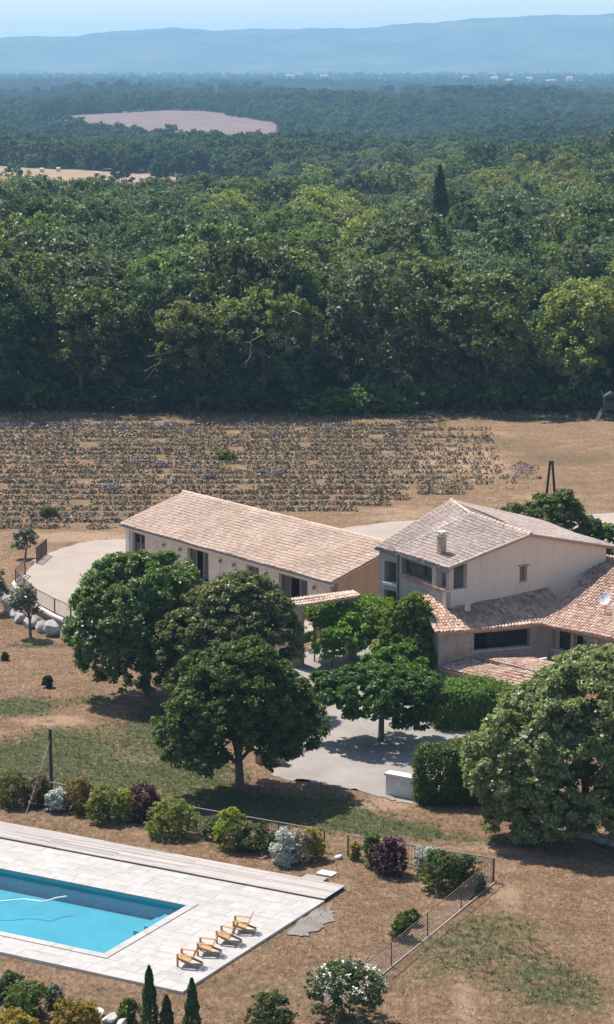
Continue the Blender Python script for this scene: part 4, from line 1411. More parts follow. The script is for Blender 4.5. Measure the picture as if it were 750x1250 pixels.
tree('garden_tree', 'dark green spreading tree with a visible trunk standing on the lawn', (-3.62, 121.3),
     [(a_ * .9, b_ * .9, c_ * .98, d_ * .92, e_ * .92, f_) for a_, b_, c_, d_, e_, f_ in [(-.2, 0, 4.9, 3.4, 3.3, 2.9), (-2.7, -.4, 3.7, 2.1, 2.1, 1.9), (2.6, -.3, 4.2, 2.1, 2.2, 2.0), (-.6, -1.6, 3.8, 2.4, 2.0, 2.0), (1.0, 1.4, 4.4, 2.6, 2.2, 2.2), (.2, .1, 6.6, 2.0, 2.0, 1.5), (-1.6, .5, 5.6, 1.8, 1.8, 1.7), (-2.2, -1.3, 2.7, 1.9, 1.6, 1.3), (2.1, -1.2, 2.9, 2.0, 1.6, 1.4), (3.3, .2, 3.4, 1.5, 1.6, 1.4)]],
     'ash', (1.6, 6, .24), .46, 1200, 52, .21, 103, zmin=-.6)
tree('plane_tree', 'small flat topped plane tree shading the gravel courtyard', (4.27, 130.4),
     [(-.2, 0, 3.2, 3.5, 3.0, 1.0), (-2.3, -.4, 2.9, 1.7, 1.6, 1.0), (2.1, 0, 2.7, 1.6, 1.7, 1.2), (.2, .2, 3.5, 2.6, 2.2, .75), (1.5, -.9, 2.2, 1.4, 1.3, 1.2), (-.9, -1.3, 2.6, 1.6, 1.3, .9), (-3.0, .2, 2.9, 1.4, 1.4, 1.0)],
     'plane', (2.1, 3.6, .17), .36, 800, 46, .2, 104, zmin=-.8)
tree('silvery_tree', 'large pale green tree with glossy silvery leaves right of the ivy hedge', (14.2, 113.7),
     [(.8, 0, 6.0, 3.6, 3.4, 3.5), (-2.2, -.3, 4.7, 2.9, 2.9, 3.0), (-4.1, -.2, 3.6, 2.0, 2.2, 2.2), (-3.5, -.9, 1.9, 1.7, 1.7, 1.8), (3.4, 0, 5.4, 3.0, 3.0, 3.6), (-.6, -1.9, 3.2, 2.8, 2.2, 2.8), (2.0, -2.2, 3.0, 2.4, 2.0, 2.6),
      (-1.9, -1.9, 1.9, 1.9, 1.5, 1.7), (.6, -2.3, 1.8, 2.0, 1.4, 1.6), (-2.9, -1.1, 1.1, 1.9, 1.5, 1.2), (-1.2, .5, 6.6, 2.0, 2.0, 1.7)],
     'big', (1.2, 6.5, .28), .46, 2300, 52, .21, 105, zmin=-.6)
tree('fig_tree', 'broad bushy tree behind the farmhouse roof beneath the forked pole', (17.9, 172.2),
     [(-.6, 0, 3.9, 3.0, 2.4, 2.5), (.9, 0, 4.4, 2.1, 2.0, 2.3), (-2.6, 0, 4.0, 1.8, 1.7, 1.9), (2.6, 0, 3.2, 1.9, 1.7, 2.0), (1.3, -.3, 5.9, .9, .9, 1.3)],
     'oak_mid', (1.3, 5, .16), .45, 420, 44, .27, 106)
tree('laurel_bush', 'low leafy bush at the far right verge of the farmhouse roof', (22.6, 172.5),
     [(0, 0, 2.4, 1.9, 1.6, 2.2), (-1.4, 0, 2.3, 1.5, 1.4, 2.0)], 'green', (.6, 2.4, .08), .4, 110, 36, .3, 107, 'bush')
tree('olive_tree', 'grey green olive tree standing in front of the terrace boulders', (-18.97, 155.9),
     [(-.5, 0, 2.6, .8, .8, .95), (.15, -.1, 2.2, .75, .7, .8), (-.9, .1, 2.2, .55, .6, .7)], 'olive', (1.3, 2.6, .10), .26, 130, 34, .15, 108, inner=.35)
tree('olive_tree', 'small round olive bush beyond the far corner of the terrace', (-22.5, 182.5),
     [(0, 0, 1.5, .75, .75, .75), (-.2, 0, 1.0, .6, .6, .7)], 'olive', (.6, 1.4, .08), .26, 70, 34, .17, 109)
tree('olive_tree', 'olive bush left of the curving terrace railing above the boulders', (-22.9, 163.6),
     [(0, 0, 2.1, 1.1, 1.0, 1.0), (.3, 0, 1.4, .9, .9, .8)], 'olive', (.6, 1.9, .1), .3, 120, 34, .17, 110)


def foliage_box(name, label, cat, loc, boxes, mat, clump, dens, per, leaf, seed, parts=None):
    """foliage spread over the faces of rounded boxes (cx,cy,cz,hx,hy,hz,ang)"""
    r = np.random.default_rng(seed)
    t_ = thing(name, label, cat, (loc[0], loc[1], 0))
    Q = []
    for (cx, cy_, cz, hx, hy, hz_, ang) in boxes:
        area = 8 * (hx * hy + hx * hz_ + hy * hz_)
        n = int(area * dens)
        d = norm(r.normal(size=(n, 3)))
        m = np.max(np.abs(d) , axis=1, keepdims=True)
        q = d / (m * .8 + .2)
        q[:, 2] = np.clip(q[:, 2], -1, 1)
        P = q * np.array([hx, hy, hz_]) * r.uniform(.82, 1.06, (n, 1))
        ca, sa = math.cos(ang), math.sin(ang)
        rot = lambda a: np.stack([a[:, 0] * ca - a[:, 1] * sa, a[:, 0] * sa + a[:, 1] * ca, a[:, 2]], 1)
        P, O = rot(P) + np.array([cx, cy_, cz]), rot(norm(q ** 3))
        idx = np.repeat(np.arange(n), per)
        dd = norm(r.normal(size=(n * per, 3)))
        LP = P[idx] + dd * (clump * r.random(n * per) ** .5 * (.6 + .9 * r.random(n)[idx]))[:, None]
        LP[:, 2] = np.maximum(LP[:, 2], .02)
        Q.append(leaves(LP, dd * .6 + O[idx] + np.array([0, 0, .35]), leaf * r.uniform(.6, 1.3, n * per), r))
    link('foliage', quads_mesh('foliage', np.concatenate(Q)), mat, t_)
    if parts:
        parts(t_)
    return t_


def core(bxs):
    def f(t_):
        m = MB()
        for (cx, cy_, cz, hx, hy, hz_, ang) in bxs:
            for k in range(4):
                x = (k - 1.5) * hx * .45
                m.tube([(cx + x * math.cos(ang), cy_ + x * math.sin(ang), -.15), (cx + x * math.cos(ang) * 1.1, cy_ + x * math.sin(ang), cz + hz_ * .6)], [.05, .03], 5)
        m.build('stems', 'bark', t_, local=True)
    return f


bx = [(0, 0, 1.5, 1.75, .95, 1.5, R(-4)), (1.5, 1.3, 1.45, 1.4, 1.6, 1.4, R(-4))]
foliage_box('ivy_hedge', 'tall flat topped ivy hedge beside the low white stone wall', 'hedge', (7.5, 119.0), bx, 'ivy', .22, 26, 16, .15, 201, core(bx))
bx = [(-.9, -.4, 1.1, 1.5, 1.1, 1.15, 0), (.9, .1, 1.1, 1.6, 1.3, 1.2, .2), (0, .8, 1.2, 1.5, 1.1, 1.2, 0)]
foliage_box('laurel_hedge', 'rounded bright green hedge mound below the lean-to tile roof', 'hedge', (9.8, 134.2), bx, 'hedge', .25, 24, 16, .16, 202, core(bx))
tree('climbing_vine', 'bright green climbing vine covering the left corner of the farmhouse wing', (6.75, 145.3),
     [(.1, -.2, 4.1, .95, .9, 1.2), (.5, -.6, 2.8, 1.0, .9, 1.5), (-.5, .6, 3.6, 1.0, .9, 1.2), (.6, -1.0, 1.5, 1.0, .9, 1.5), (-1.2, 1.5, 2.6, .9, .9, 1.1), (-.3, .1, 1.3, 1.1, 1.0, 1.3), (-1.5, 1.3, 1.3, 1.0, 1.0, 1.2)], 'vine', (1.5, 4, .07), .3, 720, 40, .17, 203, 'vine', zmin=-.8)


def perg(t_):
    for dx in (-2.4, 2.2):
        for dy in (-1.2, 1.4):
            MB().box((dx, dy, 1.5), (.1, .1, 3.2)).build('post', 'rusty', t_, local=True)
    for dy in (-1.2, .1, 1.4):
        MB().box((0, dy, 3.05), (5.2, .08, .1)).build('beam', 'rusty', t_, local=True)


bx = [(-1.6, .2, 3.2, 1.5, 1.3, .4, .1), (.9, .3, 3.25, 1.9, 1.3, .5, -.1), (1.7, -.9, 2.6, 1.0, .8, .8, 0), (-1.2, -1.0, 2.9, 1.2, .5, .5, 0)]
foliage_box('vine_pergola', 'vine covered pergola between the gateway and the farmhouse', 'pergola', (2.9, 150.2), bx, 'vine', .32, 26, 18, .19, 204, perg)


tree('bay_bush', 'dense green bush filling the corner below the climbing vine', (5.9, 142.2),
     [(0, 0, 1.3, 1.4, 1.3, 1.4), (-1.3, .3, 1.1, 1.2, 1.1, 1.2), (.9, -.5, .9, .9, .9, 1.0)], 'hedge', (.5, 1.5, .06), .34, 300, 40, .18, 205, 'bush', zmin=-.7)
tree('oleander_bush', 'leafy bush with the gateway behind it at the courtyard entrance', (1.6, 147.6),
     [(0, 0, 1.7, 1.3, 1.0, 1.1), (1.4, .3, 2.0, 1.1, .9, 1.1)], 'vine', (.6, 1.8, .05), .34, 230, 40, .18, 206, 'bush', zmin=-.7)


# ---------------------------------------------------------------- shrubs
def shrub(name, label, x, y, w, h, mat, seed, leaf=.13, n=None, spiky=False, flower=None, group=None, cat='shrub'):
    r = np.random.default_rng(seed)
    t_ = thing(name, label, cat, (x, y, 0), group)
    n = n or int(90 + 90 * w * h)
    k = 4
    lob = [(0, 0, h * .38, w * .43, w * .40, h * .58)]
    for i in range(k):
        a = r.uniform(0, 6.28)
        q = r.uniform(.12, .26) * w
        lob.append((math.cos(a) * q, math.sin(a) * q, h * r.uniform(.15, .62), w * r.uniform(.2, .3), w * r.uniform(.2, .3), h * r.uniform(.22, .38)))
    Q = crown(lob, min(.14, w * .13), n, 20, leaf, r, -.75, .2, .6, min(.3, w * .22))
    Q = Q[Q[:, :, 2].min(1) > .0]
    if spiky:
        m = 70
        d = norm(r.normal(size=(m, 3)) * np.array([1, 1, .8]) + np.array([0, 0, .5]))
        P = np.repeat(d * np.array([w * .5, w * .5, h * .58]), 10, 0) * np.tile(np.linspace(.75, 1.12, 10), m)[:, None] + np.array([0, 0, h * .45])
        Q = np.concatenate([Q, leaves(P, r.normal(size=P.shape), leaf * .9, r)])
    link('foliage', quads_mesh('foliage', Q), mat, t_)
    if flower:
        m = flower
        d = norm(r.normal(size=(m, 3)))
        d[:, 2] = np.abs(d[:, 2]) * .8 + .1
        P = np.repeat(d * np.array([w * .47, w * .45, h * .5]) + np.array([0, 0, h * .5]), 7, 0) + r.normal(size=(m * 7, 3)) * .055
        fo = link('blossom', quads_mesh('blossom', leaves(P, np.repeat(d, 7, 0) + np.array([0, 0, .6]), .095, r, .9)), 'petal', t_)
    m = MB()
    for i in range(5):
        a = i * 1.256
        m.tube([(math.cos(a) * .05, math.sin(a) * .05, -.1), (math.cos(a) * w * .2, math.sin(a) * w * .2, h * .6)], [.025, .01], 5)
    m.build('stems', 'bark', t_, local=True)
    return t_


SH = [('golden_shrub', 'green_gold', -15.6, 118.4, 1.75, 1.75, 'broad green gold shrub left of the guy wire in the border'),
      ('bronze_shrub', 'brown', -14.1, 118.3, 1.1, 1.65, 'bronze brown shrub directly behind the guy wire foot'),
      ('silver_shrub', 'silver', -13.1, 117.6, 1.2, 1.05, 'silvery white shrub at the foot of the short dark post'),
      ('rust_shrub', 'rust', -11.95, 117.4, 1.5, 1.75, 'rust and green shrub right of the silver one by the post'),
      ('gold_shrub', 'gold', -10.4, 115.8, 1.6, 2.0, 'tall yellow green shrub left of the plum bush'),
      ('lime_shrub', 'limeleaf', -9.4, 116.0, 1.05, 1.6, 'small lime yellow shrub touching the left side of the plum bush'),
      ('plum_bush', 'purple', -8.45, 115.8, 1.45, 1.95, 'spiky dark plum coloured bush in the border behind the deck'),
      ('gold_shrub', 'gold', -6.85, 113.6, 2.5, 1.75, 'wide olive green shrub right of the spiky plum bush'),
      ('dark_shrub', 'dark', -4.7, 112.8, .95, 1.15, 'small dark shrub left of the upright lime conifer'),
      ('lime_conifer', 'limeleaf', -3.75, 111.4, 1.45, 1.95, 'upright bright lime conifer in the border by the fence'),
      ('green_shrub', 'dark', -2.4, 111.0, 1.9, 1.25, 'low dark green shrub between lime conifer and silver shrub'),
      ('silver_shrub', 'silver', -1.1, 109.1, 1.2, 1.6, 'tall silvery white shrub left of the dry twiggy one'),
      ('dry_shrub', 'dry', -.4, 109.5, 1.0, 1.5, 'dry beige twiggy shrub between silver and yellow ones'),
      ('yellow_shrub', 'yellow', .25, 109.9, 1.15, 1.5, 'bright yellow shrub at the fence end by the gate gap'),
      ('yellow_shrub', 'yellow', 2.35, 109.75, .5, .85, 'tiny yellow shrub right of the gate gap'),
      ('green_shrub', 'green', 3.15, 108.7, .8, 1.65, 'narrow upright green shrub left of the plum bush by the fence'),
      ('plum_bush', 'purple', 4.07, 107.6, 1.45, 1.75, 'rounded dark plum bush in front of the rusty picket fence'),
      ('silver_shrub', 'silver', 5.9, 108.0, 1.35, 1.15, 'silvery white shrub behind the big rounded green shrub'),
      ('round_shrub', 'green', 6.35, 105.5, 1.9, 1.8, 'big rounded green shrub left of its darker neighbour at the fence corner'),
      ('round_shrub', 'dark', 7.6, 105.7, 1.5, 1.5, 'rounded dark green shrub just inside the fence corner post'),
      ('green_shrub', 'green', 4.25, 99.1, .85, 1.15, 'small leafy shrub beside the wire fence on the dry lawn'),
      ('green_shrub', 'green', 4.8, 100.8, .55, .7, 'tiny leafy shrub further up the wire fence'),
      ('green_shrub', 'rose_leaf', -1.5, 88.6, 1.9, 1.6, 'loose green shrub between the cypresses and the rose bush'),
      ('green_shrub', 'dark', -12.45, 92.2, 1.15, 1.05, 'dark shrub in the corner bed below the pool'),
      ('green_shrub', 'green', -11.5, 90.2, 1.7, 1.4, 'wide green shrub in front of the dark shrub below the pool'),
      ('grey_shrub', 'grey', -10.45, 91.2, .72, .95, 'small grey green shrub beside the white rocks'),
      ('gold_shrub', 'amber', -11.75, 88.5, 1.3, .9, 'low yellow flowering shrub in the corner bed'),
      ('amber_shrub', 'amber', -9.3, 88.7, 1.75, 1.4, 'amber flowering shrub left of the row of white rocks'),
      ('green_shrub', 'green', -7.2, 89.7, .8, .95, 'small green shrub between white rocks and cypresses'),
      ('dark_shrub', 'dark', -13.24, 144.6, .65, .7, 'tiny dark shrub on the dry slope near the bright round tree'),
      ('dark_shrub', 'dark', -16.36, 142.6, .5, .7, 'tiny dark shrub alone on the dry slope'),
      ('dark_shrub', 'dark', -19.9, 149.4, .4, .5, 'tiny dark tuft on the dry slope below the olive tree'),
      ('dark_shrub', 'gold', -22.47, 199.7, 1.3, .9, 'green bush growing alone in the lavender rows near the dirt track'),
      ('green_shrub', 'gold', -8.2, 230.4, 1.7, .9, 'yellowish green bush in the middle of the lavender field')]
for k, (nm, mt, x, y, w, h, lb) in enumerate(SH):
    shrub(nm, lb, x, y, w * 1.15, h * 1.05, mt, 300 + k, leaf=.10 if y < 130 else .2, spiky=(nm == 'plum_bush' and x < 0))
shrub('rose_bush', 'large loose rose bush covered in white blossoms at the end of the wire fence', 1.67, 90.0, 3.3, 2.5, 'rose_leaf', 360, .12, 520, True, 85)


def cypress(x, y, w, h, seed, label):
    r = np.random.default_rng(seed)
    t_ = thing('cypress', label, 'cypress', (x, y, 0), None)
    n = int(2600 * h / 2.5)
    u = r.random(n) ** .8
    rad = w * .5 * np.minimum(1, .45 + u * 4) * (1 - u) ** .6 * r.uniform(.72, 1.1, n) * (1 + .12 * np.sin(u * 23 + seed))
    a = r.uniform(0, 6.283, n)
    P = np.stack([np.cos(a) * rad, np.sin(a) * rad, .05 + u * h], 1)
    N = np.stack([np.cos(a), np.sin(a), np.full(n, .3)], 1)
    Q = leaves(P, N, .13 * r.uniform(.7, 1.4, n), r, .45, .5)
    link('crown', quads_mesh('crown', Q), 'cypress', t_)
    MB().tube([(0, 0, -.2), (0, 0, h * .9)], [.06, .015], 6).build('trunk', 'bark', t_, local=True)


cypress(-6.33, 88.5, .80, 2.85, 371, 'tallest slim dark cypress of the three below the pool')
cypress(-5.61, 88.0, .75, 1.8, 372, 'shortest dark cypress standing between two taller ones')
cypress(-4.61, 88.3, .76, 2.4, 373, 'slim dark cypress of middle height beside the shortest one')

# ---------------------------------------------------------------- lavender field
FB = np.array([(-60, 192), (-25.4, 190.5), (-15.8, 197.5), (4, 203), (15.5, 214.5), (19.5, 219), (20, 228), (16.3, 247.7), (15.5, 255.5), (-60, 255.5)])


def inside(x, y, poly):
    c = np.zeros(np.shape(x), bool)
    j = len(poly) - 1
    for i in range(len(poly)):
        xi, yi = poly[i]
        xj, yj = poly[j]
        t_ = ((yi > y) != (yj > y)) & (x < (xj - xi) * (y - yi) / (yj - yi + 1e-9) + xi)
        c ^= t_
        j = i
    return c


def row_mesh(y, r):
    xs = np.arange(-46, 26, .34)
    xs = xs + r.uniform(-.15, .15, len(xs))
    ys = np.full(len(xs), y) + r.normal(0, .12, len(xs)) - .012 * (xs + 10)
    ok = inside(xs - r.uniform(-1, 4.5), ys, FB) & (np.sin(xs * .31 + y * 1.7) + np.sin(xs * .83 + y * 2.3) > -1.7) & (r.random(len(xs)) < .97 - .6 * np.clip((xs - 8) / 14, 0, 1))
    xs, ys = xs[ok], ys[ok]
    if not len(xs):
        return None
    per = 20
    n = len(xs) * per
    idx = np.repeat(np.arange(len(xs)), per)
    s = r.uniform(.75, 1.2, len(xs))[idx]
    d = norm(r.normal(size=(n, 3)))
    d[:, 2] = np.abs(d[:, 2])
    P = np.stack([xs[idx] + d[:, 0] * .42 * s, ys[idx] + d[:, 1] * .50 * s, .02 + d[:, 2] * .44 * s * r.uniform(.5, 1, n)], 1)
    return quads_mesh('lavender_row', leaves(P, d + np.array([0, 0, .3]), .30 * r.uniform(.6, 1.3, n), r, .5, .5))


r = np.random.default_rng(55)
ORD = ['first', 'second', 'third', 'fourth', 'fifth', 'sixth', 'seventh', 'eighth', 'ninth', 'tenth', 'eleventh', 'twelfth', 'thirteenth', 'fourteenth', 'fifteenth', 'sixteenth', 'seventeenth', 'eighteenth', 'nineteenth', 'twentieth', 'twenty-first', 'twenty-second', 'twenty-third', 'twenty-fourth', 'twenty-fifth']
y = 253.7
ki = 0
while y > 193:
    m_ = row_mesh(y, r)
    if m_:
        o = link('lavender_row', m_, 'lav')
        tag(o, ORD[ki] + ' row of faded lavender plants counted from the edge of the wood', 'lavender', 'lavender rows in the dry field')
        ki += 1
    y -= 2.8
PB = [(-32.8, 251.8, 1.3), (-29.8, 251.2, 1.4), (-27.6, 252.6, 1.2), (-25.6, 253, 1.3), (-23.2, 251.6, 1.2), (-21.9, 252.4, 1.4), (-20.2, 250.2, 1.2), (-16.0, 251.2, 1.3), (-14.8, 253, 1.2), (-3.5, 246.5, 1.2), (-17.2, 227.4, 1.3), (-14.5, 226.4, 1.1), (-18.3, 213.6, 1.2), (-9.4, 219.8, .9), (-4.3, 221.7, 1.0), (-3.2, 221.2, 1.1), (21, 223.1, 1.6), (-31, 253.4, 1.2), (-34, 250.4, 1.2), (-12.5, 249, 1.1), (2, 250, 1.1), (9, 247, 1.0), (-7, 252.5, 1.2)]
for k, (x, y, s) in enumerate(PB):
    r2 = np.random.default_rng(500 + k)
    n = 160
    d = norm(r2.normal(size=(n, 3)))
    d[:, 2] = np.abs(d[:, 2])
    P = d * np.array([s * .75, s * .6, s * .55]) * r2.uniform(.5, 1, (n, 1)) + np.array([0, 0, .04])
    o = link('lavender_bush', quads_mesh('lavender_bush', leaves(P, d, .24, r2, .4, .6)), 'lav_purple', None, (x, y, 0))
    tag(o, 'rounded greyish purple lavender bush still in bloom in the dry field', 'lavender', 'blooming lavender bushes')


# ---------------------------------------------------------------- grasses (nobody could count them)
def tufts(name, label, X, Y, h, spread, mat, seed, blades=6, bw=.35):
    r = np.random.default_rng(seed)
    n = len(X) * blades
    idx = np.repeat(np.arange(len(X)), blades)
    hh = (np.asarray(h) * np.ones(len(X)))[idx] * r.uniform(.5, 1.2, n)
    a = r.uniform(0, 6.283, n)
    base = np.stack([X[idx] + np.cos(a) * spread * .3, Y[idx] + np.sin(a) * spread * .3, hz(X, Y)[idx] - .01], 1)
    tip = base + np.stack([np.cos(a) * spread * r.random(n), np.sin(a) * spread * r.random(n), hh], 1)
    sd = np.stack([-np.sin(a), np.cos(a), np.zeros(n)], 1) * (hh * bw * .5)[:, None]
    Q = np.stack([base - sd, base + sd, tip + sd * .25, tip - sd * .25], 1)
    o_ = link(name, quads_mesh(name, Q), mat)
    return tag(o_, label, 'grass', None, 'stuff')


def keep_out(X, Y):
    """clear of paving, yards and buildings"""
    dx, dy = X - PO[0], Y - PO[1]
    s, t_ = dx * PU[0] + dy * PU[1], dx * PV[0] + dy * PV[1]
    ok = ~((s > -.15) & (t_ > -.15) & (t_ < TF + .15))
    for p in (TER, [(-3.6, 125.5), (-2, 121.9), (0.89, 122.3), (4.1, 119.75), (5.9, 118.3), (8.5, 125), (13.5, 129.5), (25, 137), (25, 165), (-16, 182), (-1.2, 144.4), (-1.5, 133), (-3, 128)],
              [(-4, 186), (4.4, 184), (24, 181), (60, 189), (60, 204), (27, 202.3), (14, 199.3), (3.8, 195.8)]):
        ok &= ~inside(X, Y, p)
    return ok


r = np.random.default_rng(77)
X, Y = r.uniform(-30, 30, 70000), r.uniform(84, 170, 70000)
k = keep_out(X, Y) & (np.abs(X) < Y * .15 + 3)
nz = np.sin(X * .9 + 2 * np.sin(Y * .5)) * np.sin(Y * .7 + X * .3)
gm = np.zeros_like(X)
for cx, cy_, rx, ry, w in GREEN:
    gm += w * np.exp(-((X - cx) / rx) ** 2 - ((Y - cy_) / ry) ** 2)
k1 = k & (nz > -.1) & (gm < .5)
tufts('dry_grass', 'short dry straw coloured grass over the parched lawns', X[k1], Y[k1], r.uniform(.04, .13, k1.sum()), .26, 'straw', 78, 6, .35)
k2 = k & (gm > .42)
tufts('lawn_grass', 'short green grass in the watered patches of lawn', X[k2], Y[k2], r.uniform(.05, .15, k2.sum()), .2, 'grass', 79, 7, .3)
X, Y = r.uniform(-45, 45, 16000), r.uniform(188, 266, 16000)
k = keep_out(X, Y)
inf = inside(X, Y, FB)
edge = (Y > 256) | ((X > 10) & (X < 24) & (Y > 212))
k3 = k & ((r.random(len(X)) < .4) | edge) & ~((X > 21) & (Y < 258))
tufts('field_grass', 'tall dry grass growing between the lavender rows and along the field edge', X[k3], Y[k3], np.where(edge[k3], .24, .13) * r.uniform(.4, 1.3, k3.sum()), .4, 'straw', 80, 6, .3)


# ---------------------------------------------------------------- the wood
def forest_lobes(r, R_, H_):
    lob = [(0, 0, H_ * .58, R_ * .8, R_ * .8, H_ * .36)]
    for i in range(11):
        a = r.uniform(0, 6.283)
        q = R_ * r.uniform(.3, .68)
        s = R_ * r.uniform(.36, .58)
        lob.append((math.cos(a) * q, math.sin(a) * q, H_ * r.uniform(.16, .80), s, s, s * r.uniform(.8, 1.25)))
    return lob


KINDS = [('oak_dark', 'dark green broadleaf tree in the wood beyond the lavender field', 'dark broadleaf trees of the wood'),
         ('oak_mid', 'mid green broadleaf tree in the wood beyond the lavender field', 'mid green broadleaf trees of the wood'),
         ('oak_yellow', 'yellowish green broadleaf tree in the wood beyond the lavender field', 'yellowish trees of the wood'),
         ('oak_blue', 'bluish green broadleaf tree in the wood beyond the lavender field', 'bluish green trees of the wood')]
proto = {}
r = np.random.default_rng(900)
for kname, lb, gp_ in KINDS:
    for v in range(3):
        lob = forest_lobes(r, 3.9, 12)
        cm = quads_mesh('crown_' + kname, crown(lob, .62, 430, 26, .36, r, -.6, .06, .6, 1.75))
        cm.materials.append(M[kname])
        tm = limb_mesh(3.5, 9, .24, lob[:5], r).mesh('trunk', smooth=True)
        tm.materials.append(M['bark'])
        proto[(kname, v)] = (cm, tm)
pts = []
yy = 267.0
while yy < 980:
    sp = 6.5 if yy < 420 else 7.3
    half = yy * .1316 + 16
    for x in np.arange(-half, half, sp):
        pts.append((x + r.uniform(-.42, .42) * sp, yy + r.uniform(-.42, .42) * sp))
    yy += sp
pts = [p for p in pts if not inside(np.array([p[0]]), np.array([p[1]]), F1)[0] and not (p[0] < -12 and 925 < p[1])]
pts = [p for p in pts if not (-21.5 < p[0] < -15 and p[1] < 268)]
vis = sorted([p for p in pts if abs(p[0]) < p[1] * .1316 + 4], key=lambda p: p[1])
near = set(vis[:255])


def kind_at(x, y):
    n = math.sin(x * .045 + 1.3 * math.sin(y * .018)) + math.sin(y * .03 + x * .02) + r.normal(0, .75)
    if n < -.9:
        return 0
    if n < .35:
        return 1 if r.random() < .7 else 3
    if n < 1.2:
        return 3 if r.random() < .45 else 0
    return 2


def cut(a, lo, hi):
    return min(max(a, lo), hi)


far_pts = []
for p in pts:
    k = kind_at(*p)
    kname, lb, gp_ = KINDS[k]
    v = int(r.integers(0, 3))
    front = p[1] < 275
    s = cut(r.normal(1.24 if p[1] < 330 else 1.12, .24), .65, 1.7)
    if p[0] < -12 and p[1] > 740:
        s *= .72
    if p[0] < -12 and p[1] > 840:
        s *= .8
    if front:
        s *= r.uniform(.75, 1.08)
    rz = r.uniform(0, 6.283)
    sz = s * r.uniform(.92, 1.15)
    if p in near:
        z = float(hz(*p))
        if p[1] < 275:
            lb, gp_ = lb.replace('in the wood beyond', 'on the front edge of the wood facing'), gp_ + ' edge'
        t_ = thing('forest_tree', lb, 'tree', (p[0], p[1], z), gp_, rz)
        t_.scale = (s, s, sz)
        cm, tm = proto[(kname, v)]
        link('crown', cm, None, t_)
        link('trunk', tm, None, t_)
    else:
        far_pts.append((p[0], p[1], s, sz, rz, k * 3 + v))


def scatter(name, label, P, S, RZ, PICK, srcs, kind='stuff', cat='wood'):
    """points carrying scale / rotation / kind, one instance of a source crown on each"""
    me_ = bpy.data.meshes.new(name)
    me_.from_pydata([tuple(p) for p in P], [], [])
    me_.attributes.new('siz', 'FLOAT_VECTOR', 'POINT').data.foreach_set('vector', np.asarray(S, np.float32).reshape(-1))
    me_.attributes.new('rot', 'FLOAT_VECTOR', 'POINT').data.foreach_set('vector', np.stack([np.zeros(len(RZ)), np.zeros(len(RZ)), RZ], 1).astype(np.float32).reshape(-1))
    me_.attributes.new('pick', 'INT', 'POINT').data.foreach_set('value', np.asarray(PICK, np.int32))
    o_ = link(name, me_)
    tag(o_, label, cat, None, kind)
    ng = bpy.data.node_groups.new(name, 'GeometryNodeTree')
    ng.interface.new_socket('Geometry', in_out='INPUT', socket_type='NodeSocketGeometry')
    ng.interface.new_socket('Geometry', in_out='OUTPUT', socket_type='NodeSocketGeometry')
    gi, go = ng.nodes.new('NodeGroupInput'), ng.nodes.new('NodeGroupOutput')
    jn = ng.nodes.new('GeometryNodeJoinGeometry')
    for so in reversed(srcs):
        oi = ng.nodes.new('GeometryNodeObjectInfo')
        oi.inputs['Object'].default_value = so
        oi.inputs['As Instance'].default_value = True
        ng.links.new(oi.outputs['Geometry'], jn.inputs[0])
    ip = ng.nodes.new('GeometryNodeInstanceOnPoints')
    ip.inputs['Pick Instance'].default_value = True

    def attr(nm, ty):
        a = ng.nodes.new('GeometryNodeInputNamedAttribute')
        a.data_type = ty
        a.inputs['Name'].default_value = nm
        return a.outputs['Attribute']
    ng.links.new(gi.outputs[0], ip.inputs['Points'])
    ng.links.new(jn.outputs[0], ip.inputs['Instance'])
    ng.links.new(attr('pick', 'INT'), ip.inputs['Instance Index'])
    e2r = ng.nodes.new('FunctionNodeEulerToRotation')
    ng.links.new(attr('rot', 'FLOAT_VECTOR'), e2r.inputs[0])
    ng.links.new(e2r.outputs[0], ip.inputs['Rotation'])
    ng.links.new(attr('siz', 'FLOAT_VECTOR'), ip.inputs['Scale'])
    ng.links.new(ip.outputs[0], go.inputs[0])
    md = o_.modifiers.new('scatter', 'NODES')
    md.node_group = ng
    return o_


# one standing crown of every mesh serves as the source
src = []
for kname, lb, gp_ in KINDS:
    for v in range(3):
        cm = proto[(kname, v)][0]
        so = next((ob for ob in bpy.data.objects if ob.data == cm), None)
        src.append(so)
ok_src = [i for i, s_ in enumerate(src) if s_ is not None]
remap = {i: (ok_src.index(i) if i in ok_src else 0) for i in range(12)}
fa = np.array(far_pts)
scatter('forest', 'continuous green wood stretching away behind its front trees', np.stack([fa[:, 0], fa[:, 1], hz(fa[:, 0], fa[:, 1]) - .3], 1),
        np.stack([fa[:, 2], fa[:, 2], fa[:, 3]], 1), fa[:, 4], [remap[int(i)] for i in fa[:, 5]], [src[i] for i in ok_src])

# trees of the wood that stand out
r = np.random.default_rng(950)


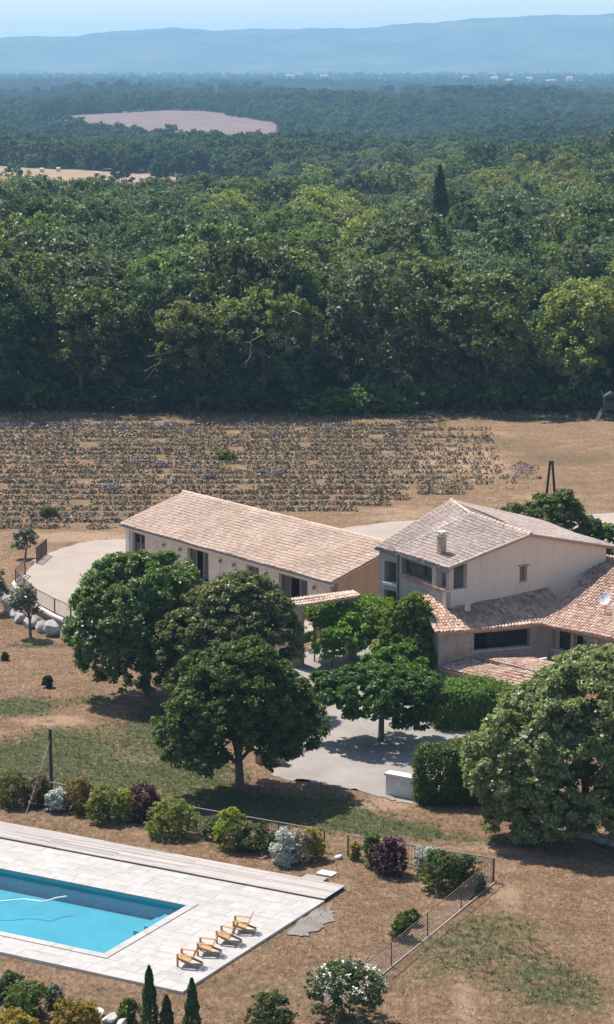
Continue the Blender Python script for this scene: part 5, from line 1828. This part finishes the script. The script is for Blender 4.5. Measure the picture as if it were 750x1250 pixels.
def ailing(x, y, R_, H_, seed, label):
    rr = np.random.default_rng(seed)
    lob = forest_lobes(rr, R_, H_)
    t_ = thing('ailing_oak', label, 'tree', (x, y, float(hz(x, y))))
    up = [l for l in lob if l[2] > H_ * .45]
    link('crown', quads_mesh('crown', crown(up, .7, 330, 26, .38, rr, -.2, .12, .6, 1.3)), 'ailing', t_)
    lo = [(l[0], l[1], l[2] * .72, l[3], l[4], l[5]) for l in lob]
    link('lower_crown', quads_mesh('lower_crown', crown(lo, .7, 260, 26, .38, rr, -.6, .15, .6, 1.3)), 'oak_dark', t_)
    limb_mesh(3.5, H_ * .75, .3, lob[:6], rr).build('trunk', 'bark', t_, True, local=True)
    m = MB()
    for k in range(8):
        a = rr.uniform(3.4, 6.0)
        p0 = np.array([math.cos(a) * R_ * .55, math.sin(a) * R_ * .55, H_ * rr.uniform(.45, .8)])
        d = np.array([math.cos(a) * rr.uniform(.6, 1.4), math.sin(a) * 1.3, rr.uniform(-.4, 1.2)])
        p1 = p0 + d * R_ * .26
        p2 = p1 + (d + rr.normal(0, .6, 3)) * R_ * .18
        m.tube([p0, p1, p2], [.06, .04, .02], 5)
        m.tube([p1, p1 + (d + rr.normal(0, .9, 3)) * R_ * .22], [.035, .012], 4)
    m.build('dead_branches', 'dead_wood', t_, local=True)


ailing(-12.5, 264.5, 5.2, 13.0, 961, 'yellowing oak with bare white dead branches at the front of the wood')
ailing(-5.0, 264.0, 5.4, 14.6, 962, 'taller olive brown oak with a few dead limbs beside the yellowing one')
for (x, y, w, h, sd, lb) in ((22.5, 400, 8.5, 25, 1, 'tall dark conifer standing above the broadleaf wood'), (25.5, 385, 7.5, 21, 2, 'shorter dark conifer beside the tall one in the wood'), (-28, 292, 8, 16, 3, 'broad dark pine at the left side of the wood')):
    rr = np.random.default_rng(970 + sd)
    t_ = thing('conifer', lb, 'conifer', (x, y, float(hz(x, y))))
    n = 9000
    u = rr.random(n) ** .75
    tier = .72 + .28 * np.abs(np.sin(u * 26))
    rad = w * .5 * (1 - u) ** .8 * tier * rr.uniform(.5, 1.05, n) + .15
    a = rr.uniform(0, 6.283, n)
    P = np.stack([np.cos(a) * rad, np.sin(a) * rad, 2 + u * (h - 2)], 1)
    link('crown', quads_mesh('crown', leaves(P, np.stack([np.cos(a), np.sin(a), np.full(n, .5)], 1), .5, rr, .35, .5)), 'conifer', t_)
    MB().tube([(0, 0, -.3), (0, 0, h * .95)], [.25, .04], 7).build('trunk', 'bark', t_, True, local=True)

# bushes at the foot of the wood
BU = []
x = -40.0
while x < 44:
    BU.append((x, 265.4 + r.uniform(-1.2, 1.2), r.uniform(2.6, 4.6), r.uniform(1.8, 4.6), 'oak_mid' if r.random() < .5 else 'oak_dark'))
    x += r.uniform(1.6, 3.2)
um = {}
for mt in ('oak_mid', 'oak_dark', 'hedge'):
    lob = [(0, 0, .5, .42, .4, .42), (.25, 0, .4, .26, .26, .3), (-.26, .05, .42, .26, .26, .32), (0, -.2, .6, .24, .24, .3)]
    um[mt] = quads_mesh('bush_' + mt, crown(lob, .16, 60, 18, .13, np.random.default_rng(3), -.6, .2))
    um[mt].materials.append(M[mt])
for (x, y, w, h, mt) in BU:
    o = link('edge_bush', um[mt], None, None, (x, y, 0))
    o.scale = (w, w, h)
    o.rotation_euler = (0, 0, r.uniform(0, 6))
    tag(o, ('mid green' if mt == 'oak_mid' else 'dark green') + ' bush growing along the foot of the wood', 'bush', ('mid' if mt == 'oak_mid' else 'dark') + ' green bushes at the foot of the wood')
for (x, y, w, h) in ((.8, 262.2, 4, 2.4), (3.6, 262.0, 4.2, 3.0), (6.4, 262.4, 4.5, 3.6), (9.0, 263, 4, 2.8), (10.6, 262.6, 2.8, 1.8)):
    o = link('broom_bush', um['hedge'], None, None, (x, y, 0))
    o.scale = (w, w, h)
    o.rotation_euler = (0, 0, r.uniform(0, 6))
    tag(o, 'bright green feathery broom bush in front of the dark wood', 'bush', 'broom bushes in front of the wood')

# ---------------------------------------------------------------- far woods on the hills
lod = []
for v in range(3):
    rr = np.random.default_rng(980 + v)
    lob = forest_lobes(rr, 4.2, 11)
    m_ = quads_mesh('far_crown', crown(lob, 1.0, 80, 16, .95, rr, -.6, .1, .75, 1.6))
    m_.materials.append(M['far'])
    # one countable hilltop tree carries each source crown
    x, y = ((-118, 945), (-75, 955), (-60, 962))[v]
    t_ = thing('field_tree', ('lone dark tree', 'bushy tree', 'smaller rounded tree')[v] + (' at the left end of the tan stubble field', ' left of its rounded neighbour in the tan stubble field', ' right of the bushy one in the tan stubble field')[v], 'tree', (x, y, float(hz(x, y))))
    lod.append(link('crown', m_, None, t_))
    MB().tube([(0, 0, -1), (0, 0, 7)], [.3, .15], 5).build('trunk', 'bark', t_, local=True)
P, S, Z, K = [], [], [], []
r = np.random.default_rng(1000)


def far_band(y0, y1, sp, smin, smax):
    yy = y0
    out = []
    while yy < y1:
        half = yy * .14 + 60
        xs = np.arange(-half, half, sp)
        out.append(np.stack([xs + r.uniform(-.5, .5, len(xs)) * sp, yy + r.uniform(-.5, .5, len(xs)) * sp], 1))
        yy += sp
    q = np.concatenate(out)
    ok = np.ones(len(q), bool)
    for f in (F1, F2, F3, F4):
        ok &= ~inside(q[:, 0], q[:, 1], f)
        fs = [(p[0] * .96, p[1] - 90) for p in f]
        if f is not F1:
            ok &= ~inside(q[:, 0], q[:, 1], fs)
    ok &= ~((q[:, 0] < -20) & (q[:, 1] < 990) & (q[:, 1] > 840))
    q = q[ok]
    s = r.uniform(smin, smax, len(q))
    return q, s


QQ, SS = [], []
for band in ((950, 1700, 7.8, .7, 1.3), (1700, 3000, 9.5, .7, 1.5), (3000, 5000, 14, .8, 1.5), (5000, 8000, 46, .9, 1.6)):
    q, s = far_band(*band)
    if band[0] >= 3000:
        kk = r.random(len(q)) < .72
        q, s = q[kk], s[kk]
    QQ.append(q)
    SS.append(s)
q, s = np.concatenate(QQ), np.concatenate(SS)
scatter('hill_wood', 'hazy dark woods covering the hills below the mountain', np.stack([q[:, 0], q[:, 1], hz(q[:, 0], q[:, 1]) - .5], 1), np.stack([s, s, s * r.uniform(.8, 1.15, len(s))], 1), r.uniform(0, 6.283, len(s)), r.integers(0, 3, len(s)), lod)

# far village and bales
for k, (px, d, w) in enumerate(((565, 5000, 13), (600, 5200, 15), (618, 5000, 18), (642, 5300, 14), (668, 5100, 20), (690, 5250, 14), (705, 5100, 12), (728, 5000, 16), (355, 6000, 22), (395, 6100, 18))):
    x = (px - 375) / 2850 * d
    z = float(hz(x, d))
    t_ = thing('far_house', 'tiny pale house of the hazy village at the foot of the mountain', 'house', (x, d, z), 'far village houses')
    MB().box((0, 0, 7), (w, 10, 15)).build('wall', 'far_wall', t_, local=True)
    MB().poly((-w / 2, -6, 14.4), (w / 2, -6, 14.4), (w / 2, 0, 18), (-w / 2, 0, 18)).poly((w / 2, 6, 14.4), (-w / 2, 6, 14.4), (-w / 2, 0, 18), (w / 2, 0, 18)).build('roof', 'far_roof', t_, local=True)
for k, (x, y) in enumerate(((-118, 1050), (-112, 1062), (-70, 1000), (-66, 1015), (-92, 1030))):
    m = MB().tube([(-.9, 0, .9), (.9, 0, .9)], [1.0, 1.0], 14)
    o = m.build('hay_bale', 'bale')
    o.location = (x, y, float(hz(x, y)) + .6)
    tag(o, 'pale round hay bale lying in the far tan stubble field', 'hay bale', 'bales in the stubble field')

# ---------------------------------------------------------------- air
hb = MB()
hb.hexa([(-6450, -75, -70), (6450, -75, -70), (6450, 13900, -70), (-6450, 13900, -70), (-6450, -75, 300), (6450, -75, 300), (6450, 13900, 300), (-6450, 13900, 300)])
ho = hb.build('haze', None)
ho['kind'] = 'stuff'
hm = bpy.data.materials.new('haze')
hm.use_nodes = True
hm.node_tree.nodes.clear()
vo = hm.node_tree.nodes.new('ShaderNodeVolumePrincipled')
vo.inputs['Color'].default_value = (0.38, 0.69, 1.0, 1)
vo.inputs['Density'].default_value = 0.000112
vo.inputs['Anisotropy'].default_value = 0.0
mo = hm.node_tree.nodes.new('ShaderNodeOutputMaterial')
hm.node_tree.links.new(vo.outputs[0], mo.inputs['Volume'])
ho.data.materials.append(hm)
